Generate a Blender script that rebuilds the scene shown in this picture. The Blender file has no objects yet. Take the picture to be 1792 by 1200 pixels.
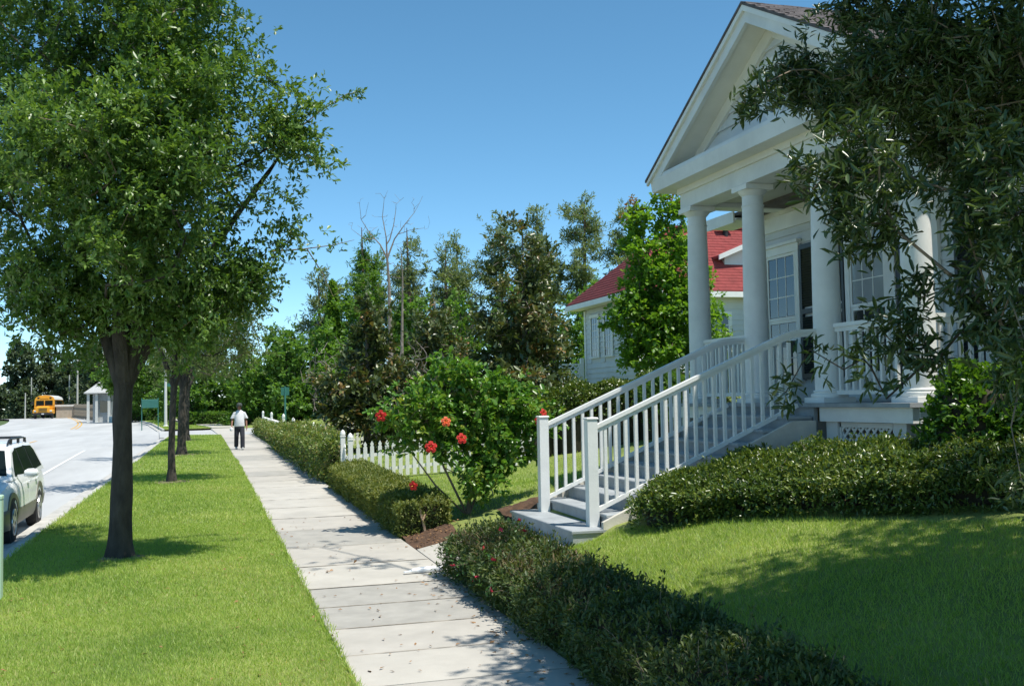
import bpy, math, random
import numpy as np
from mathutils import Vector, Matrix
random.seed(7)
rng = np.random.default_rng(11)
scene = bpy.context.scene
col = scene.collection
R = math.radians

# ---------------------------------------------------------------- camera, sky, sun, exposure
cd = bpy.data.cameras.new('camera')
cd.sensor_width = 36.0
cd.lens = 36.0 * 1850 / 1792
cd.clip_end = 4000
cam = bpy.data.objects.new('camera', cd)
col.objects.link(cam)
cam.matrix_world = (Matrix.Translation((0, 0, 2.15)) @ Matrix.Rotation(R(-16.48), 4, 'Z')
                    @ Matrix.Rotation(R(93.02), 4, 'X') @ Matrix.Rotation(R(-1.1), 4, 'Z'))
scene.camera = cam

SUN = Vector((0.31, -0.33, 1.0)).normalized()
elev = math.asin(SUN.z)
w = bpy.data.worlds.new('World')
scene.world = w
w.use_nodes = True
nt = w.node_tree
nt.nodes.clear()
out = nt.nodes.new('ShaderNodeOutputWorld')
bg = nt.nodes.new('ShaderNodeBackground')
sky = nt.nodes.new('ShaderNodeTexSky')
sky.sky_type = 'NISHITA'
sky.sun_disc = False
sky.sun_elevation = elev
sky.sun_rotation = math.atan2(SUN.x, SUN.y)
sky.air_density = 0.6
sky.dust_density = 0.0
sky.ozone_density = 3.0
bg.inputs['Strength'].default_value = 0.142
hs = nt.nodes.new('ShaderNodeHueSaturation')            # the camera's vivid colour, over the whole sky alike
hs.inputs['Saturation'].default_value = 1.12
hs.inputs['Hue'].default_value = 0.481
nt.links.new(sky.outputs[0], hs.inputs['Color'])
nt.links.new(hs.outputs[0], bg.inputs[0])
nt.links.new(bg.outputs[0], out.inputs[0])
sd = bpy.data.lights.new('sun', 'SUN')
sd.energy = 4.4
sd.angle = R(0.53)
sd.color = (1.0, 0.955, 0.87)
so = bpy.data.objects.new('sun', sd)
col.objects.link(so)
so.rotation_euler = (-SUN).to_track_quat('-Z', 'Y').to_euler()
so.location = (10, -10, 30)
scene.view_settings.view_transform = 'Standard'
scene.view_settings.look = 'None'
scene.view_settings.gamma = 1
scene.view_settings.exposure = 0.5
scene.view_settings.use_curve_mapping = False
scene.cycles.max_bounces = 6
scene.cycles.transparent_max_bounces = 8

# ---------------------------------------------------------------- materials
def new_mat(name):
    m = bpy.data.materials.new(name)
    m.use_nodes = True
    return m, m.node_tree, m.node_tree.nodes['Principled BSDF']

def mat(name, c, rough=0.6, var=0.12, scale=6.0, bump=0.0, bscale=40.0, metal=0.0, spec=0.5, stretch=(1, 1, 1), c2=None, detail=6):
    m, t, p = new_mat(name)
    tc = t.nodes.new('ShaderNodeTexCoord')
    mp = t.nodes.new('ShaderNodeMapping')
    mp.inputs['Scale'].default_value = stretch
    t.links.new(tc.outputs['Object'], mp.inputs[0])
    n = t.nodes.new('ShaderNodeTexNoise')
    n.inputs['Scale'].default_value = scale
    n.inputs['Detail'].default_value = detail
    n.inputs['Roughness'].default_value = 0.62
    t.links.new(mp.outputs[0], n.inputs['Vector'])
    r = t.nodes.new('ShaderNodeValToRGB')
    a = tuple(max(0, x * (1 - var)) for x in c[:3])
    b = c2 if c2 else tuple(min(1, x * (1 + var)) for x in c[:3])
    r.color_ramp.elements[0].position = 0.32
    r.color_ramp.elements[1].position = 0.68
    r.color_ramp.elements[0].color = (*a, 1)
    r.color_ramp.elements[1].color = (*b, 1)
    t.links.new(n.outputs['Fac'], r.inputs[0])
    t.links.new(r.outputs[0], p.inputs['Base Color'])
    p.inputs['Roughness'].default_value = rough
    p.inputs['Metallic'].default_value = metal
    p.inputs['Specular IOR Level'].default_value = spec
    if bump > 0:
        n2 = t.nodes.new('ShaderNodeTexNoise')
        n2.inputs['Scale'].default_value = bscale
        n2.inputs['Detail'].default_value = 8
        t.links.new(mp.outputs[0], n2.inputs['Vector'])
        b = t.nodes.new('ShaderNodeBump')
        b.inputs['Strength'].default_value = bump
        b.inputs['Distance'].default_value = 0.02
        t.links.new(n2.outputs['Fac'], b.inputs['Height'])
        t.links.new(b.outputs[0], p.inputs['Normal'])
    return m

def leaf_mat(name, cols, rough=0.38, trans=0.35, spec=0.45, tcol=None):
    """cols: three colours over the 'tint' attribute (each leaf has its own)."""
    m, t, p = new_mat(name)
    at = t.nodes.new('ShaderNodeAttribute')
    at.attribute_name = 'tint'
    r = t.nodes.new('ShaderNodeValToRGB')
    e = r.color_ramp.elements
    e[0].position, e[1].position = 0.0, 1.0
    e[0].color = (*cols[0], 1)
    e[1].color = (*cols[-1], 1)
    for i, c in enumerate(cols[1:-1]):
        x = e.new((i + 1) / (len(cols) - 1))
        x.color = (*c, 1)
    t.links.new(at.outputs['Fac'], r.inputs[0])
    t.links.new(r.outputs[0], p.inputs['Base Color'])
    p.inputs['Roughness'].default_value = rough
    p.inputs['Specular IOR Level'].default_value = spec
    tr = t.nodes.new('ShaderNodeBsdfTranslucent')
    mul = t.nodes.new('ShaderNodeMixRGB')
    mul.blend_type = 'MULTIPLY'
    mul.inputs[0].default_value = 1.0
    t.links.new(r.outputs[0], mul.inputs[1])
    mul.inputs[2].default_value = (*(tcol or (1.7, 1.7, 0.6)), 1)
    t.links.new(mul.outputs[0], tr.inputs[0])
    mx = t.nodes.new('ShaderNodeMixShader')
    mx.inputs[0].default_value = trans
    t.links.new(p.outputs[0], mx.inputs[1])
    t.links.new(tr.outputs[0], mx.inputs[2])
    t.links.new(mx.outputs[0], t.nodes['Material Output'].inputs[0])
    return m

M = {}
M['white'] = mat('white_paint', (0.77, 0.77, 0.735), 0.5, 0.07, 2.2, 0.14, 45)
M['white_old'] = mat('white_board_paint', (0.69, 0.70, 0.68), 0.55, 0.10, 1.4, 0.12, 30)
M['cream'] = mat('cream_trim_paint', (0.72, 0.70, 0.62), 0.5, 0.05, 2.0, 0.05, 40)
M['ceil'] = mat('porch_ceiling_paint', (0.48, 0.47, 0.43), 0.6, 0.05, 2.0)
M['siding'] = mat('grey_white_siding', (0.60, 0.62, 0.62), 0.55, 0.06, 1.6, 0.1, 50)
M['bgsiding'] = mat('pale_blue_grey_siding', (0.60, 0.62, 0.63), 0.6, 0.08, 1.2, 0.1, 40)
M['step'] = mat('grey_step_paint', (0.31, 0.335, 0.35), 0.75, 0.2, 3.2, 0.25, 90)
M['stepbase'] = mat('step_cement', (0.62, 0.58, 0.50), 0.8, 0.12, 4, 0.2, 60)
M['shutter'] = mat('dark_green_black_shutter', (0.022, 0.03, 0.032), 0.45, 0.2, 3)
M['dark'] = mat('dark_void_paint', (0.015, 0.015, 0.016), 0.8, 0.2, 3)
M['door'] = mat('dark_door_paint', (0.02, 0.022, 0.03), 0.35, 0.2, 3)
M['blind'] = mat('pale_window_shade', (0.42, 0.45, 0.47), 0.7, 0.08, 2)
M['shingle'] = mat('grey_brown_shingle', (0.115, 0.10, 0.10), 0.9, 0.35, 3.5, 0.5, 120)
M['redroof'] = mat('red_roof_shingle', (0.27, 0.046, 0.042), 0.88, 0.16, 2.5, 0.4, 60)
M['concrete'] = mat('sidewalk_concrete', (0.42, 0.395, 0.35), 0.85, 0.09, 2.6, 0.25, 110)
M['concrete2'] = mat('sidewalk_concrete_weathered', (0.35, 0.335, 0.30), 0.85, 0.12, 3.3, 0.3, 90)
M['concrete3'] = mat('sidewalk_concrete_fresh', (0.45, 0.425, 0.375), 0.85, 0.12, 1.3, 0.25, 110)
M['kerb'] = mat('kerb_concrete', (0.44, 0.43, 0.40), 0.85, 0.2, 3, 0.3, 70)
M['road'] = mat('road_concrete', (0.43, 0.435, 0.43), 0.82, 0.17, 0.5, 0.15, 90, stretch=(1, 0.16, 1), detail=9)
M['line_white'] = mat('road_paint_white', (0.66, 0.66, 0.64), 0.7, 0.15, 6)
M['line_yellow'] = mat('road_paint_yellow', (0.62, 0.36, 0.07), 0.7, 0.15, 6)
M['soil'] = mat('lawn_soil', (0.14, 0.22, 0.038), 0.95, 0.3, 0.9, 0.7, 110, c2=(0.28, 0.32, 0.08))
M['dirt'] = mat('joint_dirt', (0.25, 0.22, 0.175), 0.95, 0.3, 14)
M['bare'] = mat('bare_sandy_soil', (0.20, 0.16, 0.10), 0.95, 0.35, 9, 0.8, 60)
M['mulch'] = mat('bark_mulch', (0.10, 0.055, 0.032), 0.95, 0.5, 9, 0.9, 80)
M['ground'] = mat('far_ground_grass', (0.07, 0.11, 0.03), 0.95, 0.3, 0.3)
M['bark'] = mat('oak_bark', (0.052, 0.045, 0.036), 0.95, 0.45, 9, 1.0, 38, stretch=(1, 1, 0.35))
M['bark_grey'] = mat('grey_bark', (0.20, 0.165, 0.135), 0.9, 0.3, 8, 0.5, 40)
M['bark_pine'] = mat('pine_bark', (0.14, 0.09, 0.065), 0.9, 0.3, 6, 0.5, 30)
M['twig'] = mat('twig_bark', (0.19, 0.145, 0.10), 0.85, 0.25, 10)
M['twig_grey'] = mat('bare_twig', (0.23, 0.20, 0.18), 0.9, 0.25, 10)
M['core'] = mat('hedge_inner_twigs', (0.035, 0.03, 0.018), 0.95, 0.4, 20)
M['black'] = mat('black_rubber', (0.018, 0.018, 0.02), 0.75, 0.2, 8)
M['black_gloss'] = mat('black_plastic', (0.02, 0.02, 0.022), 0.35, 0.1, 8)
M['carpaint'] = mat('white_car_paint', (0.80, 0.81, 0.80), 0.18, 0.01, 2)
M['carclad'] = mat('taupe_car_cladding', (0.135, 0.13, 0.10), 0.4, 0.06, 4)
M['alloy'] = mat('silver_alloy', (0.55, 0.55, 0.56), 0.3, 0.06, 5, metal=0.8)
M['amber'] = mat('amber_lens', (0.75, 0.28, 0.03), 0.2, 0.1, 10)
M['lens'] = mat('clear_lens', (0.6, 0.62, 0.64), 0.12, 0.05, 10)
M['busyellow'] = mat('bus_yellow', (0.76, 0.34, 0.015), 0.35, 0.05, 1)
M['buswhite'] = mat('bus_roof_white', (0.68, 0.68, 0.66), 0.4, 0.05, 1)
M['masonry'] = mat('tan_masonry', (0.38, 0.32, 0.25), 0.9, 0.15, 2.5, 0.4, 30)
M['fence_wood'] = mat('weathered_fence_wood', (0.22, 0.19, 0.15), 0.9, 0.25, 2, 0.3, 40)
M['pole_wood'] = mat('pale_grey_pole', (0.42, 0.42, 0.38), 0.85, 0.15, 3)
M['pole_white'] = mat('white_grey_pole', (0.58, 0.59, 0.57), 0.6, 0.08, 3)
M['green_paint'] = mat('teal_green_paint', (0.03, 0.14, 0.11), 0.45, 0.1, 4)
M['pale_green'] = mat('pale_green_post_paint', (0.40, 0.56, 0.42), 0.5, 0.06, 4)
M['skin'] = mat('skin', (0.26, 0.125, 0.08), 0.5, 0.06, 20)
M['shirt'] = mat('white_cotton', (0.74, 0.74, 0.76), 0.85, 0.05, 14, 0.3, 40)
M['trousers'] = mat('dark_navy_cloth', (0.022, 0.024, 0.035), 0.85, 0.2, 14)
M['cap'] = mat('dark_cap_cloth', (0.05, 0.06, 0.055), 0.8, 0.2, 20)
M['hair'] = mat('black_hair', (0.012, 0.011, 0.01), 0.5, 0.2, 60)
M['dead'] = mat('dry_leaf', (0.27, 0.145, 0.06), 0.8, 0.35, 30)
M['paper'] = mat('white_plastic', (0.78, 0.80, 0.82), 0.35, 0.04, 8)
M['wood'] = mat('stake_wood', (0.36, 0.25, 0.16), 0.9, 0.2, 9)
M['petal'] = mat('red_petal', (0.43, 0.010, 0.005), 0.75, 0.25, 14)
M['petal_o'] = mat('orange_petal', (0.58, 0.085, 0.018), 0.6, 0.25, 14)
M['petal_p'] = mat('rose_petal', (0.50, 0.03, 0.06), 0.5, 0.25, 14)
M['stamen'] = mat('yellow_stamen', (0.7, 0.45, 0.08), 0.6, 0.1, 14)
M['bloom'] = mat('cream_magnolia_petal', (0.80, 0.74, 0.58), 0.5, 0.06, 6)

def glass(name, c=(0.012, 0.016, 0.02), rough=0.03, spec=0.9):
    m, t, p = new_mat(name)
    p.inputs['Base Color'].default_value = (*c, 1)
    p.inputs['Roughness'].default_value = rough
    p.inputs['Specular IOR Level'].default_value = spec
    n = t.nodes.new('ShaderNodeTexNoise')
    n.inputs['Scale'].default_value = 1.15
    tc = t.nodes.new('ShaderNodeTexCoord')
    t.links.new(tc.outputs['Object'], n.inputs['Vector'])
    b = t.nodes.new('ShaderNodeBump')
    b.inputs['Strength'].default_value = 0.05
    t.links.new(n.outputs['Fac'], b.inputs['Height'])
    t.links.new(b.outputs[0], p.inputs['Normal'])
    return m
M['glass'] = glass('window_glass')
M['carglass'] = glass('tinted_car_glass', (0.008, 0.014, 0.014), 0.08, 0.06)
M['glass_pale'] = glass('window_glass_pale_reflection', (0.30, 0.33, 0.35), 0.06)  # pale reflection put into the base colour of the panes

L = {}
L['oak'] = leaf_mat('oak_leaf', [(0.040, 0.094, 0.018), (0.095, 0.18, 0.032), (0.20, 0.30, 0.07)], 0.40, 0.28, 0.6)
L['oak_far'] = leaf_mat('oak_leaf_olive', [(0.065, 0.10, 0.032), (0.105, 0.15, 0.05), (0.155, 0.195, 0.075)], 0.4, 0.35)
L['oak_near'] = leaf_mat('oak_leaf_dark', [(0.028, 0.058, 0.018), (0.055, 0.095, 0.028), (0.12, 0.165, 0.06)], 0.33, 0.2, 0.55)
L['magnolia'] = leaf_mat('magnolia_leaf', [(0.032, 0.055, 0.018), (0.05, 0.08, 0.025), (0.09, 0.12, 0.04), (0.15, 0.17, 0.06), (0.34, 0.16, 0.06)], 0.36, 0.14, 0.6)
L['maple'] = leaf_mat('maple_leaf', [(0.075, 0.165, 0.02), (0.135, 0.265, 0.03), (0.20, 0.33, 0.045)], 0.4, 0.42)
L['maple_tip'] = leaf_mat('maple_tip_leaf', [(0.20, 0.09, 0.05), (0.26, 0.12, 0.07), (0.16, 0.15, 0.05)], 0.5, 0.35)
L['hibiscus'] = leaf_mat('hibiscus_leaf', [(0.05, 0.13, 0.02), (0.085, 0.20, 0.03), (0.135, 0.265, 0.045), (0.28, 0.30, 0.05)], 0.30, 0.35)
L['azalea'] = leaf_mat('azalea_leaf', [(0.035, 0.070, 0.015), (0.065, 0.115, 0.022), (0.12, 0.175, 0.032), (0.22, 0.25, 0.05)], 0.30, 0.25, 0.5)
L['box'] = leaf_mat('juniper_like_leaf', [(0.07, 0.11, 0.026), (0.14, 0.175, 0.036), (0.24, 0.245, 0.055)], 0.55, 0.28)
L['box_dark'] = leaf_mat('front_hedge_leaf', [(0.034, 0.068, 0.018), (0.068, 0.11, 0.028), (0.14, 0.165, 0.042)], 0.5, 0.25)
L['brownish'] = leaf_mat('dry_hedge_tip', [(0.13, 0.10, 0.05), (0.18, 0.13, 0.07), (0.15, 0.15, 0.05)], 0.7, 0.25)
L['rose'] = leaf_mat('rose_hedge_leaf', [(0.065, 0.115, 0.03), (0.125, 0.19, 0.045), (0.20, 0.25, 0.065), (0.26, 0.17, 0.085)], 0.4, 0.3)
L['rosefresh'] = leaf_mat('rose_leaf_fresh', [(0.06, 0.15, 0.04), (0.10, 0.2, 0.06)], 0.4, 0.3)
L['bush'] = leaf_mat('lush_bush_leaf', [(0.045, 0.115, 0.014), (0.075, 0.165, 0.02), (0.12, 0.225, 0.03)], 0.3, 0.35)
L['pine'] = leaf_mat('hazed_pine_needles', [(0.10, 0.145, 0.075), (0.16, 0.21, 0.105), (0.22, 0.27, 0.14)], 0.65, 0.35)  # needle colours paled, so the aerial haze sits in the colour
L['wood'] = leaf_mat('woodland_leaf', [(0.055, 0.125, 0.022), (0.10, 0.20, 0.034), (0.16, 0.28, 0.05)], 0.5, 0.4)
L['farwood'] = leaf_mat('far_tree_leaf', [(0.045, 0.075, 0.04), (0.07, 0.105, 0.055), (0.105, 0.145, 0.07)], 0.6, 0.25)
L['grass'] = leaf_mat('grass_blade', [(0.135, 0.245, 0.036), (0.265, 0.385, 0.066), (0.40, 0.49, 0.115), (0.52, 0.45, 0.21)], 0.5, 0.35)
# ---------------------------------------------------------------- object helpers
ORG = {}                       # world origin of every empty / mesh used as a parent

def tag(o, label=None, cat=None, group=None, kind=None):
    if label: o['label'] = label
    if cat: o['category'] = cat
    if group: o['group'] = group
    if kind: o['kind'] = kind
    return o

def thing(name, label, cat, loc=(0, 0, 0), group=None):
    o = bpy.data.objects.new(name, None)
    o.empty_display_size = 0.2
    o.location = loc
    col.objects.link(o)
    ORG[o] = Vector(loc)
    return tag(o, label, cat, group)

def link_mesh(name, me, m, parent=None, origin=None):
    """me holds world coordinates; it is moved so that the object sits at its own origin."""
    o = bpy.data.objects.new(name, me)
    col.objects.link(o)
    if m is not None and len(me.materials) == 0:
        me.materials.append(m)
    po = ORG[parent] if parent else Vector((0, 0, 0))
    org = Vector(origin) if origin is not None else Vector(po)
    if org.length > 0:
        me.transform(Matrix.Translation(-org))
    o.location = org - po
    if parent: o.parent = parent
    ORG[o] = org
    return o

def mesh_np(name, V, F, tint=None, smooth=False):
    """V (n,3), F (m,k) with one k for every face."""
    V = np.asarray(V, np.float32)
    F = np.asarray(F, np.int32)
    me = bpy.data.meshes.new(name)
    n, k = F.shape
    me.vertices.add(len(V))
    me.vertices.foreach_set('co', V.ravel())
    me.loops.add(n * k)
    me.loops.foreach_set('vertex_index', F.ravel())
    me.polygons.add(n)
    me.polygons.foreach_set('loop_start', np.arange(0, n * k, k, dtype=np.int32))
    me.polygons.foreach_set('loop_total', np.full(n, k, np.int32))
    if smooth:
        me.polygons.foreach_set('use_smooth', np.ones(n, bool))
    if tint is not None:
        a = me.attributes.new('tint', 'FLOAT', 'FACE')
        a.data.foreach_set('value', np.asarray(tint, np.float32))
    me.update(calc_edges=True)
    return me

class MB:
    def __init__(s):
        s.v, s.f = [], []
    def add(s, v, f):
        b = len(s.v)
        s.v += [tuple(map(float, q)) for q in v]
        s.f += [tuple(i + b for i in q) for q in f]
        return s
    def box(s, x0, x1, y0, y1, z0, z1, c=0.0):
        if c <= 0:
            v = [(x0, y0, z0), (x1, y0, z0), (x1, y1, z0), (x0, y1, z0), (x0, y0, z1), (x1, y0, z1), (x1, y1, z1), (x0, y1, z1)]
            return s.add(v, [(0, 3, 2, 1), (4, 5, 6, 7), (0, 1, 5, 4), (1, 2, 6, 5), (2, 3, 7, 6), (3, 0, 4, 7)])
        v = []
        for (z, d) in ((z0, 0), (z1 - c, 0), (z1, c)):
            v += [(x0 + d, y0 + d, z), (x1 - d, y0 + d, z), (x1 - d, y1 - d, z), (x0 + d, y1 - d, z)]
        f = [(3, 2, 1, 0), (8, 9, 10, 11)]
        for r in (0, 4):
            for i in range(4):
                j = (i + 1) % 4
                f.append((r + i, r + j, r + 4 + j, r + 4 + i))
        return s.add(v, f)
    def bar(s, p, q, w, h, up=(0, 0, 1)):
        """a rectangular bar from p to q, w across, h along up."""
        p, q, up = Vector(p), Vector(q), Vector(up)
        d = (q - p).normalized()
        sx = d.cross(up).normalized() * (w / 2)
        uz = sx.cross(d).normalized() * (h / 2)
        v = [p - sx - uz, p + sx - uz, p + sx + uz, p - sx + uz, q - sx - uz, q + sx - uz, q + sx + uz, q - sx + uz]
        return s.add(v, [(0, 1, 2, 3), (7, 6, 5, 4), (0, 4, 5, 1), (1, 5, 6, 2), (2, 6, 7, 3), (3, 7, 4, 0)])
    def prism(s, prof, a, b, axis):
        """prof: 2-D outline; axis 'x','y','z' = the extrusion axis (coords are the other two, in order)."""
        def mk(p, t):
            return {'x': (t, p[0], p[1]), 'y': (p[0], t, p[1]), 'z': (p[0], p[1], t)}[axis]
        n = len(prof)
        v = [mk(p, a) for p in prof] + [mk(p, b) for p in prof]
        f = [tuple(range(n)), tuple(range(2 * n - 1, n - 1, -1))]
        f += [(i, i + n, (i + 1) % n + n, (i + 1) % n) for i in range(n)]
        return s.add(v, f)
    def tube(s, pts, rad, n=8, caps=True):
        pts = [Vector(p) for p in pts]
        rings = []
        ref = Vector((0.31, 0.17, 0.93))
        for i, p in enumerate(pts):
            d = (pts[min(i + 1, len(pts) - 1)] - pts[max(i - 1, 0)]).normalized()
            a = d.cross(ref)
            if a.length < 0.05: a = d.cross(Vector((1, 0, 0)))
            a.normalize(); b = d.cross(a)
            r = rad[i] if hasattr(rad, '__len__') else rad
            rings.append([p + (a * math.cos(2 * math.pi * k / n) + b * math.sin(2 * math.pi * k / n)) * r for k in range(n)])
        v = [q for rg in rings for q in rg]
        f = []
        for i in range(len(pts) - 1):
            for k in range(n):
                f.append((i * n + k, i * n + (k + 1) % n, (i + 1) * n + (k + 1) % n, (i + 1) * n + k))
        if caps:
            f += [tuple(range(n - 1, -1, -1)), tuple((len(pts) - 1) * n + k for k in range(n))]
        return s.add(v, f)
    def lathe(s, prof, c, n=24, axis='z', caps=True):
        """prof: (r, h) pairs about an axis through c."""
        c = Vector(c)
        v = []
        for (r, h) in prof:
            for k in range(n):
                a = 2 * math.pi * k / n
                u, t = r * math.cos(a), r * math.sin(a)
                v.append(c + Vector({'z': (u, t, h), 'x': (h, u, t), 'y': (u, h, t)}[axis]))
        f = []
        for i in range(len(prof) - 1):
            for k in range(n):
                f.append((i * n + k, i * n + (k + 1) % n, (i + 1) * n + (k + 1) % n, (i + 1) * n + k))
        if caps: f += [tuple(range(n - 1, -1, -1)), tuple((len(prof) - 1) * n + k for k in range(n))]
        return s.add(v, f)
    def build(s, name, m, parent=None, smooth=False, origin=None, fix=True):
        me = bpy.data.meshes.new(name)
        me.from_pydata(s.v, [], s.f)
        if fix:
            import bmesh
            bm = bmesh.new(); bm.from_mesh(me)
            bmesh.ops.recalc_face_normals(bm, faces=bm.faces)
            bm.to_mesh(me); bm.free()
        if smooth:
            me.polygons.foreach_set('use_smooth', np.ones(len(me.polygons), bool))
            me.set_sharp_from_angle(angle=R(38))
        me.update()
        return link_mesh(name, me, m, parent, origin)

def copy_of(o, loc, parent=None, label=None, rot=None):
    c = o.copy()
    col.objects.link(c)
    c.parent = parent if parent else None
    po = ORG[parent] if parent else Vector((0, 0, 0))
    c.location = Vector(loc) - po
    if rot is not None: c.rotation_euler = rot
    ORG[c] = Vector(loc)
    if label: c['label'] = label
    return c

# ---------------------------------------------------------------- the lie of the land
def b(y):
    return np.interp(y, [-30, 0, 30, 45, 60, 120, 150, 190, 230, 300, 400], [-.36, 0, .36, .46, .5, .7, .9, .6, -.8, -2.6, -3.0])
def smooth01(t):
    t = np.clip(t, 0, 1)
    return t * t * (3 - 2 * t)
def ground(x, y):
    """height of the lots to the right of the sidewalk (x >= 2.7)."""
    x = np.asarray(x, float); y = np.asarray(y, float)
    near = np.interp(x, [2.74, 3.0, 3.6, 7.0, 20, 60], [0, .05, .2, 1.02, 1.5, 1.8])
    far = np.interp(x, [2.74, 3.0, 3.6, 7.0, 15, 30, 120], [0, .03, .12, .28, 1.6, 2.0, 2.4])
    k = smooth01((y - 15) / 6.0)
    z = b(y) + near * (1 - k) + far * k
    # front walk
    wk = smooth01((0.75 - np.abs(y - 13.15) + 1.0) / 0.5) * smooth01((4.75 - x) / 0.4)
    path = b(y) + (x - 2.74) * 0.165 - 0.03
    z = np.where(wk > 0, z * (1 - wk) + np.minimum(z, path) * wk, z)
    # side street
    st = smooth01((8.0 - np.abs(y - 67)) / 1.5) * smooth01((16 - x) / 3)
    z = z * (1 - st) + (b(y) - 0.05) * st
    return z
def kerb_x(y):
    return np.interp(y, [-30, 16, 30, 60, 61, 74, 74.5, 100, 140, 230], [-2.6, -2.58, -2.15, -1.72, -1.72, -2.2, -2.4, -4.3, -9.0, -34])
def centre_x(y):
    y = np.asarray(y, float)
    return -8.4 - 0.0009 * np.maximum(y - 55, 0) ** 2

def grid_mesh(name, xs, ys, zf, m, kind='structure', parent=None, smooth=True):
    """xs(ys, s) may depend on y: xs is a function of (s-array, y)."""
    V, nx = [], None
    for y in ys:
        x = np.asarray(xs(y), float); nx = len(x)
        V.append(np.stack([x, np.full(nx, y), zf(x, np.full(nx, y))], 1))
    V = np.concatenate(V)
    i, j = np.meshgrid(np.arange(len(ys) - 1), np.arange(nx - 1), indexing='ij')
    a = (i * nx + j).ravel()
    F = np.stack([a, a + 1, a + nx + 1, a + nx], 1)
    o = link_mesh(name, mesh_np(name, V, F, smooth=smooth), m, parent)
    if kind: o['kind'] = kind
    return o

# ---------------------------------------------------------------- foliage helpers
def unit(v):
    return v / np.maximum(np.linalg.norm(v, axis=-1, keepdims=True), 1e-9)

def leaf_geo(P, D, U, Ln, Wd, six=False):
    """folded leaves: base P, axis D, face normal about U, length Ln, width Wd."""
    n = len(P)
    S = unit(np.cross(D, U))
    N = np.cross(S, D)
    Ln = np.broadcast_to(np.asarray(Ln, float), (n,))[:, None]
    Wd = np.broadcast_to(np.asarray(Wd, float), (n,))[:, None]
    if not six:
        v = np.stack([P, P + D * Ln * .62 + S * Wd * .5 + N * Wd * .16, P + D * Ln - N * Ln * .06, P + D * Ln * .62 - S * Wd * .5 + N * Wd * .16], 1)
        idx = np.arange(n)[:, None] * 4
        F = np.concatenate([idx + np.array([0, 1, 2]), idx + np.array([0, 2, 3])], 1).reshape(-1, 3)
        return v.reshape(-1, 3), F, 2
    v = np.stack([P, P + D * Ln * .3 + S * Wd * .42 + N * Wd * .12, P + D * Ln * .72 + S * Wd * .45 + N * Wd * .1, P + D * Ln - N * Ln * .1,
                  P + D * Ln * .72 - S * Wd * .45 + N * Wd * .1, P + D * Ln * .3 - S * Wd * .42 + N * Wd * .12], 1)
    idx = np.arange(n)[:, None] * 6
    F = np.concatenate([idx + np.array([0, 1, 2, 3]), idx + np.array([0, 3, 4, 5])], 1).reshape(-1, 4)
    return v.reshape(-1, 3), F, 2

def leaves(name, P, D, U, Ln, Wd, m, parent, tint, six=False, kind=None):
    V, F, k = leaf_geo(P, D, U, Ln, Wd, six)
    o = link_mesh(name, mesh_np(name, V, F, np.repeat(tint, k)), m, parent)
    if kind: o['kind'] = kind
    return o

def tufts(C, dirs, per, Ln, Wd, spread=0.75, back=0.1, up=0.15, lv=0.25, flat=0.5):
    """leaf clusters at the points C growing along dirs; per leaves at each."""
    n = len(C)
    P = np.repeat(C, per, 0)
    d = np.repeat(dirs, per, 0)
    t = rng.random((n * per, 1)) * back
    P = P - d * t + rng.normal(0, .012, P.shape)
    D = unit(d * .55 + rng.normal(0, spread, P.shape) + np.array([0, 0, up]))
    U = unit(rng.normal(0, flat, P.shape) + np.array([0, 0, 1.0]))
    ln = Ln * np.clip(rng.normal(1, lv, len(P)), .45, 1.6)
    return P, D, U, ln, ln * (Wd / Ln)

def lobe_points(lobes, n, org, shell=2.0):
    """n points in a union of ellipsoids (x,y,z,r or (rx,ry,rz)[,weight])."""
    ws = np.array([l[4] if len(l) > 4 else (np.prod(l[3]) if hasattr(l[3], '__len__') else l[3] ** 3) ** .75 for l in lobes])
    ws = ws / ws.sum()
    idx = rng.choice(len(lobes), n, p=ws)
    c = np.array([l[:3] for l in lobes])[idx]
    r = np.array([l[3] if hasattr(l[3], '__len__') else (l[3],) * 3 for l in lobes])[idx]
    d = unit(rng.normal(size=(n, 3)))
    t = rng.random((n, 1)) ** (1 / (1 + shell))
    return np.asarray(org) + c + d * r * t, d

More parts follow.
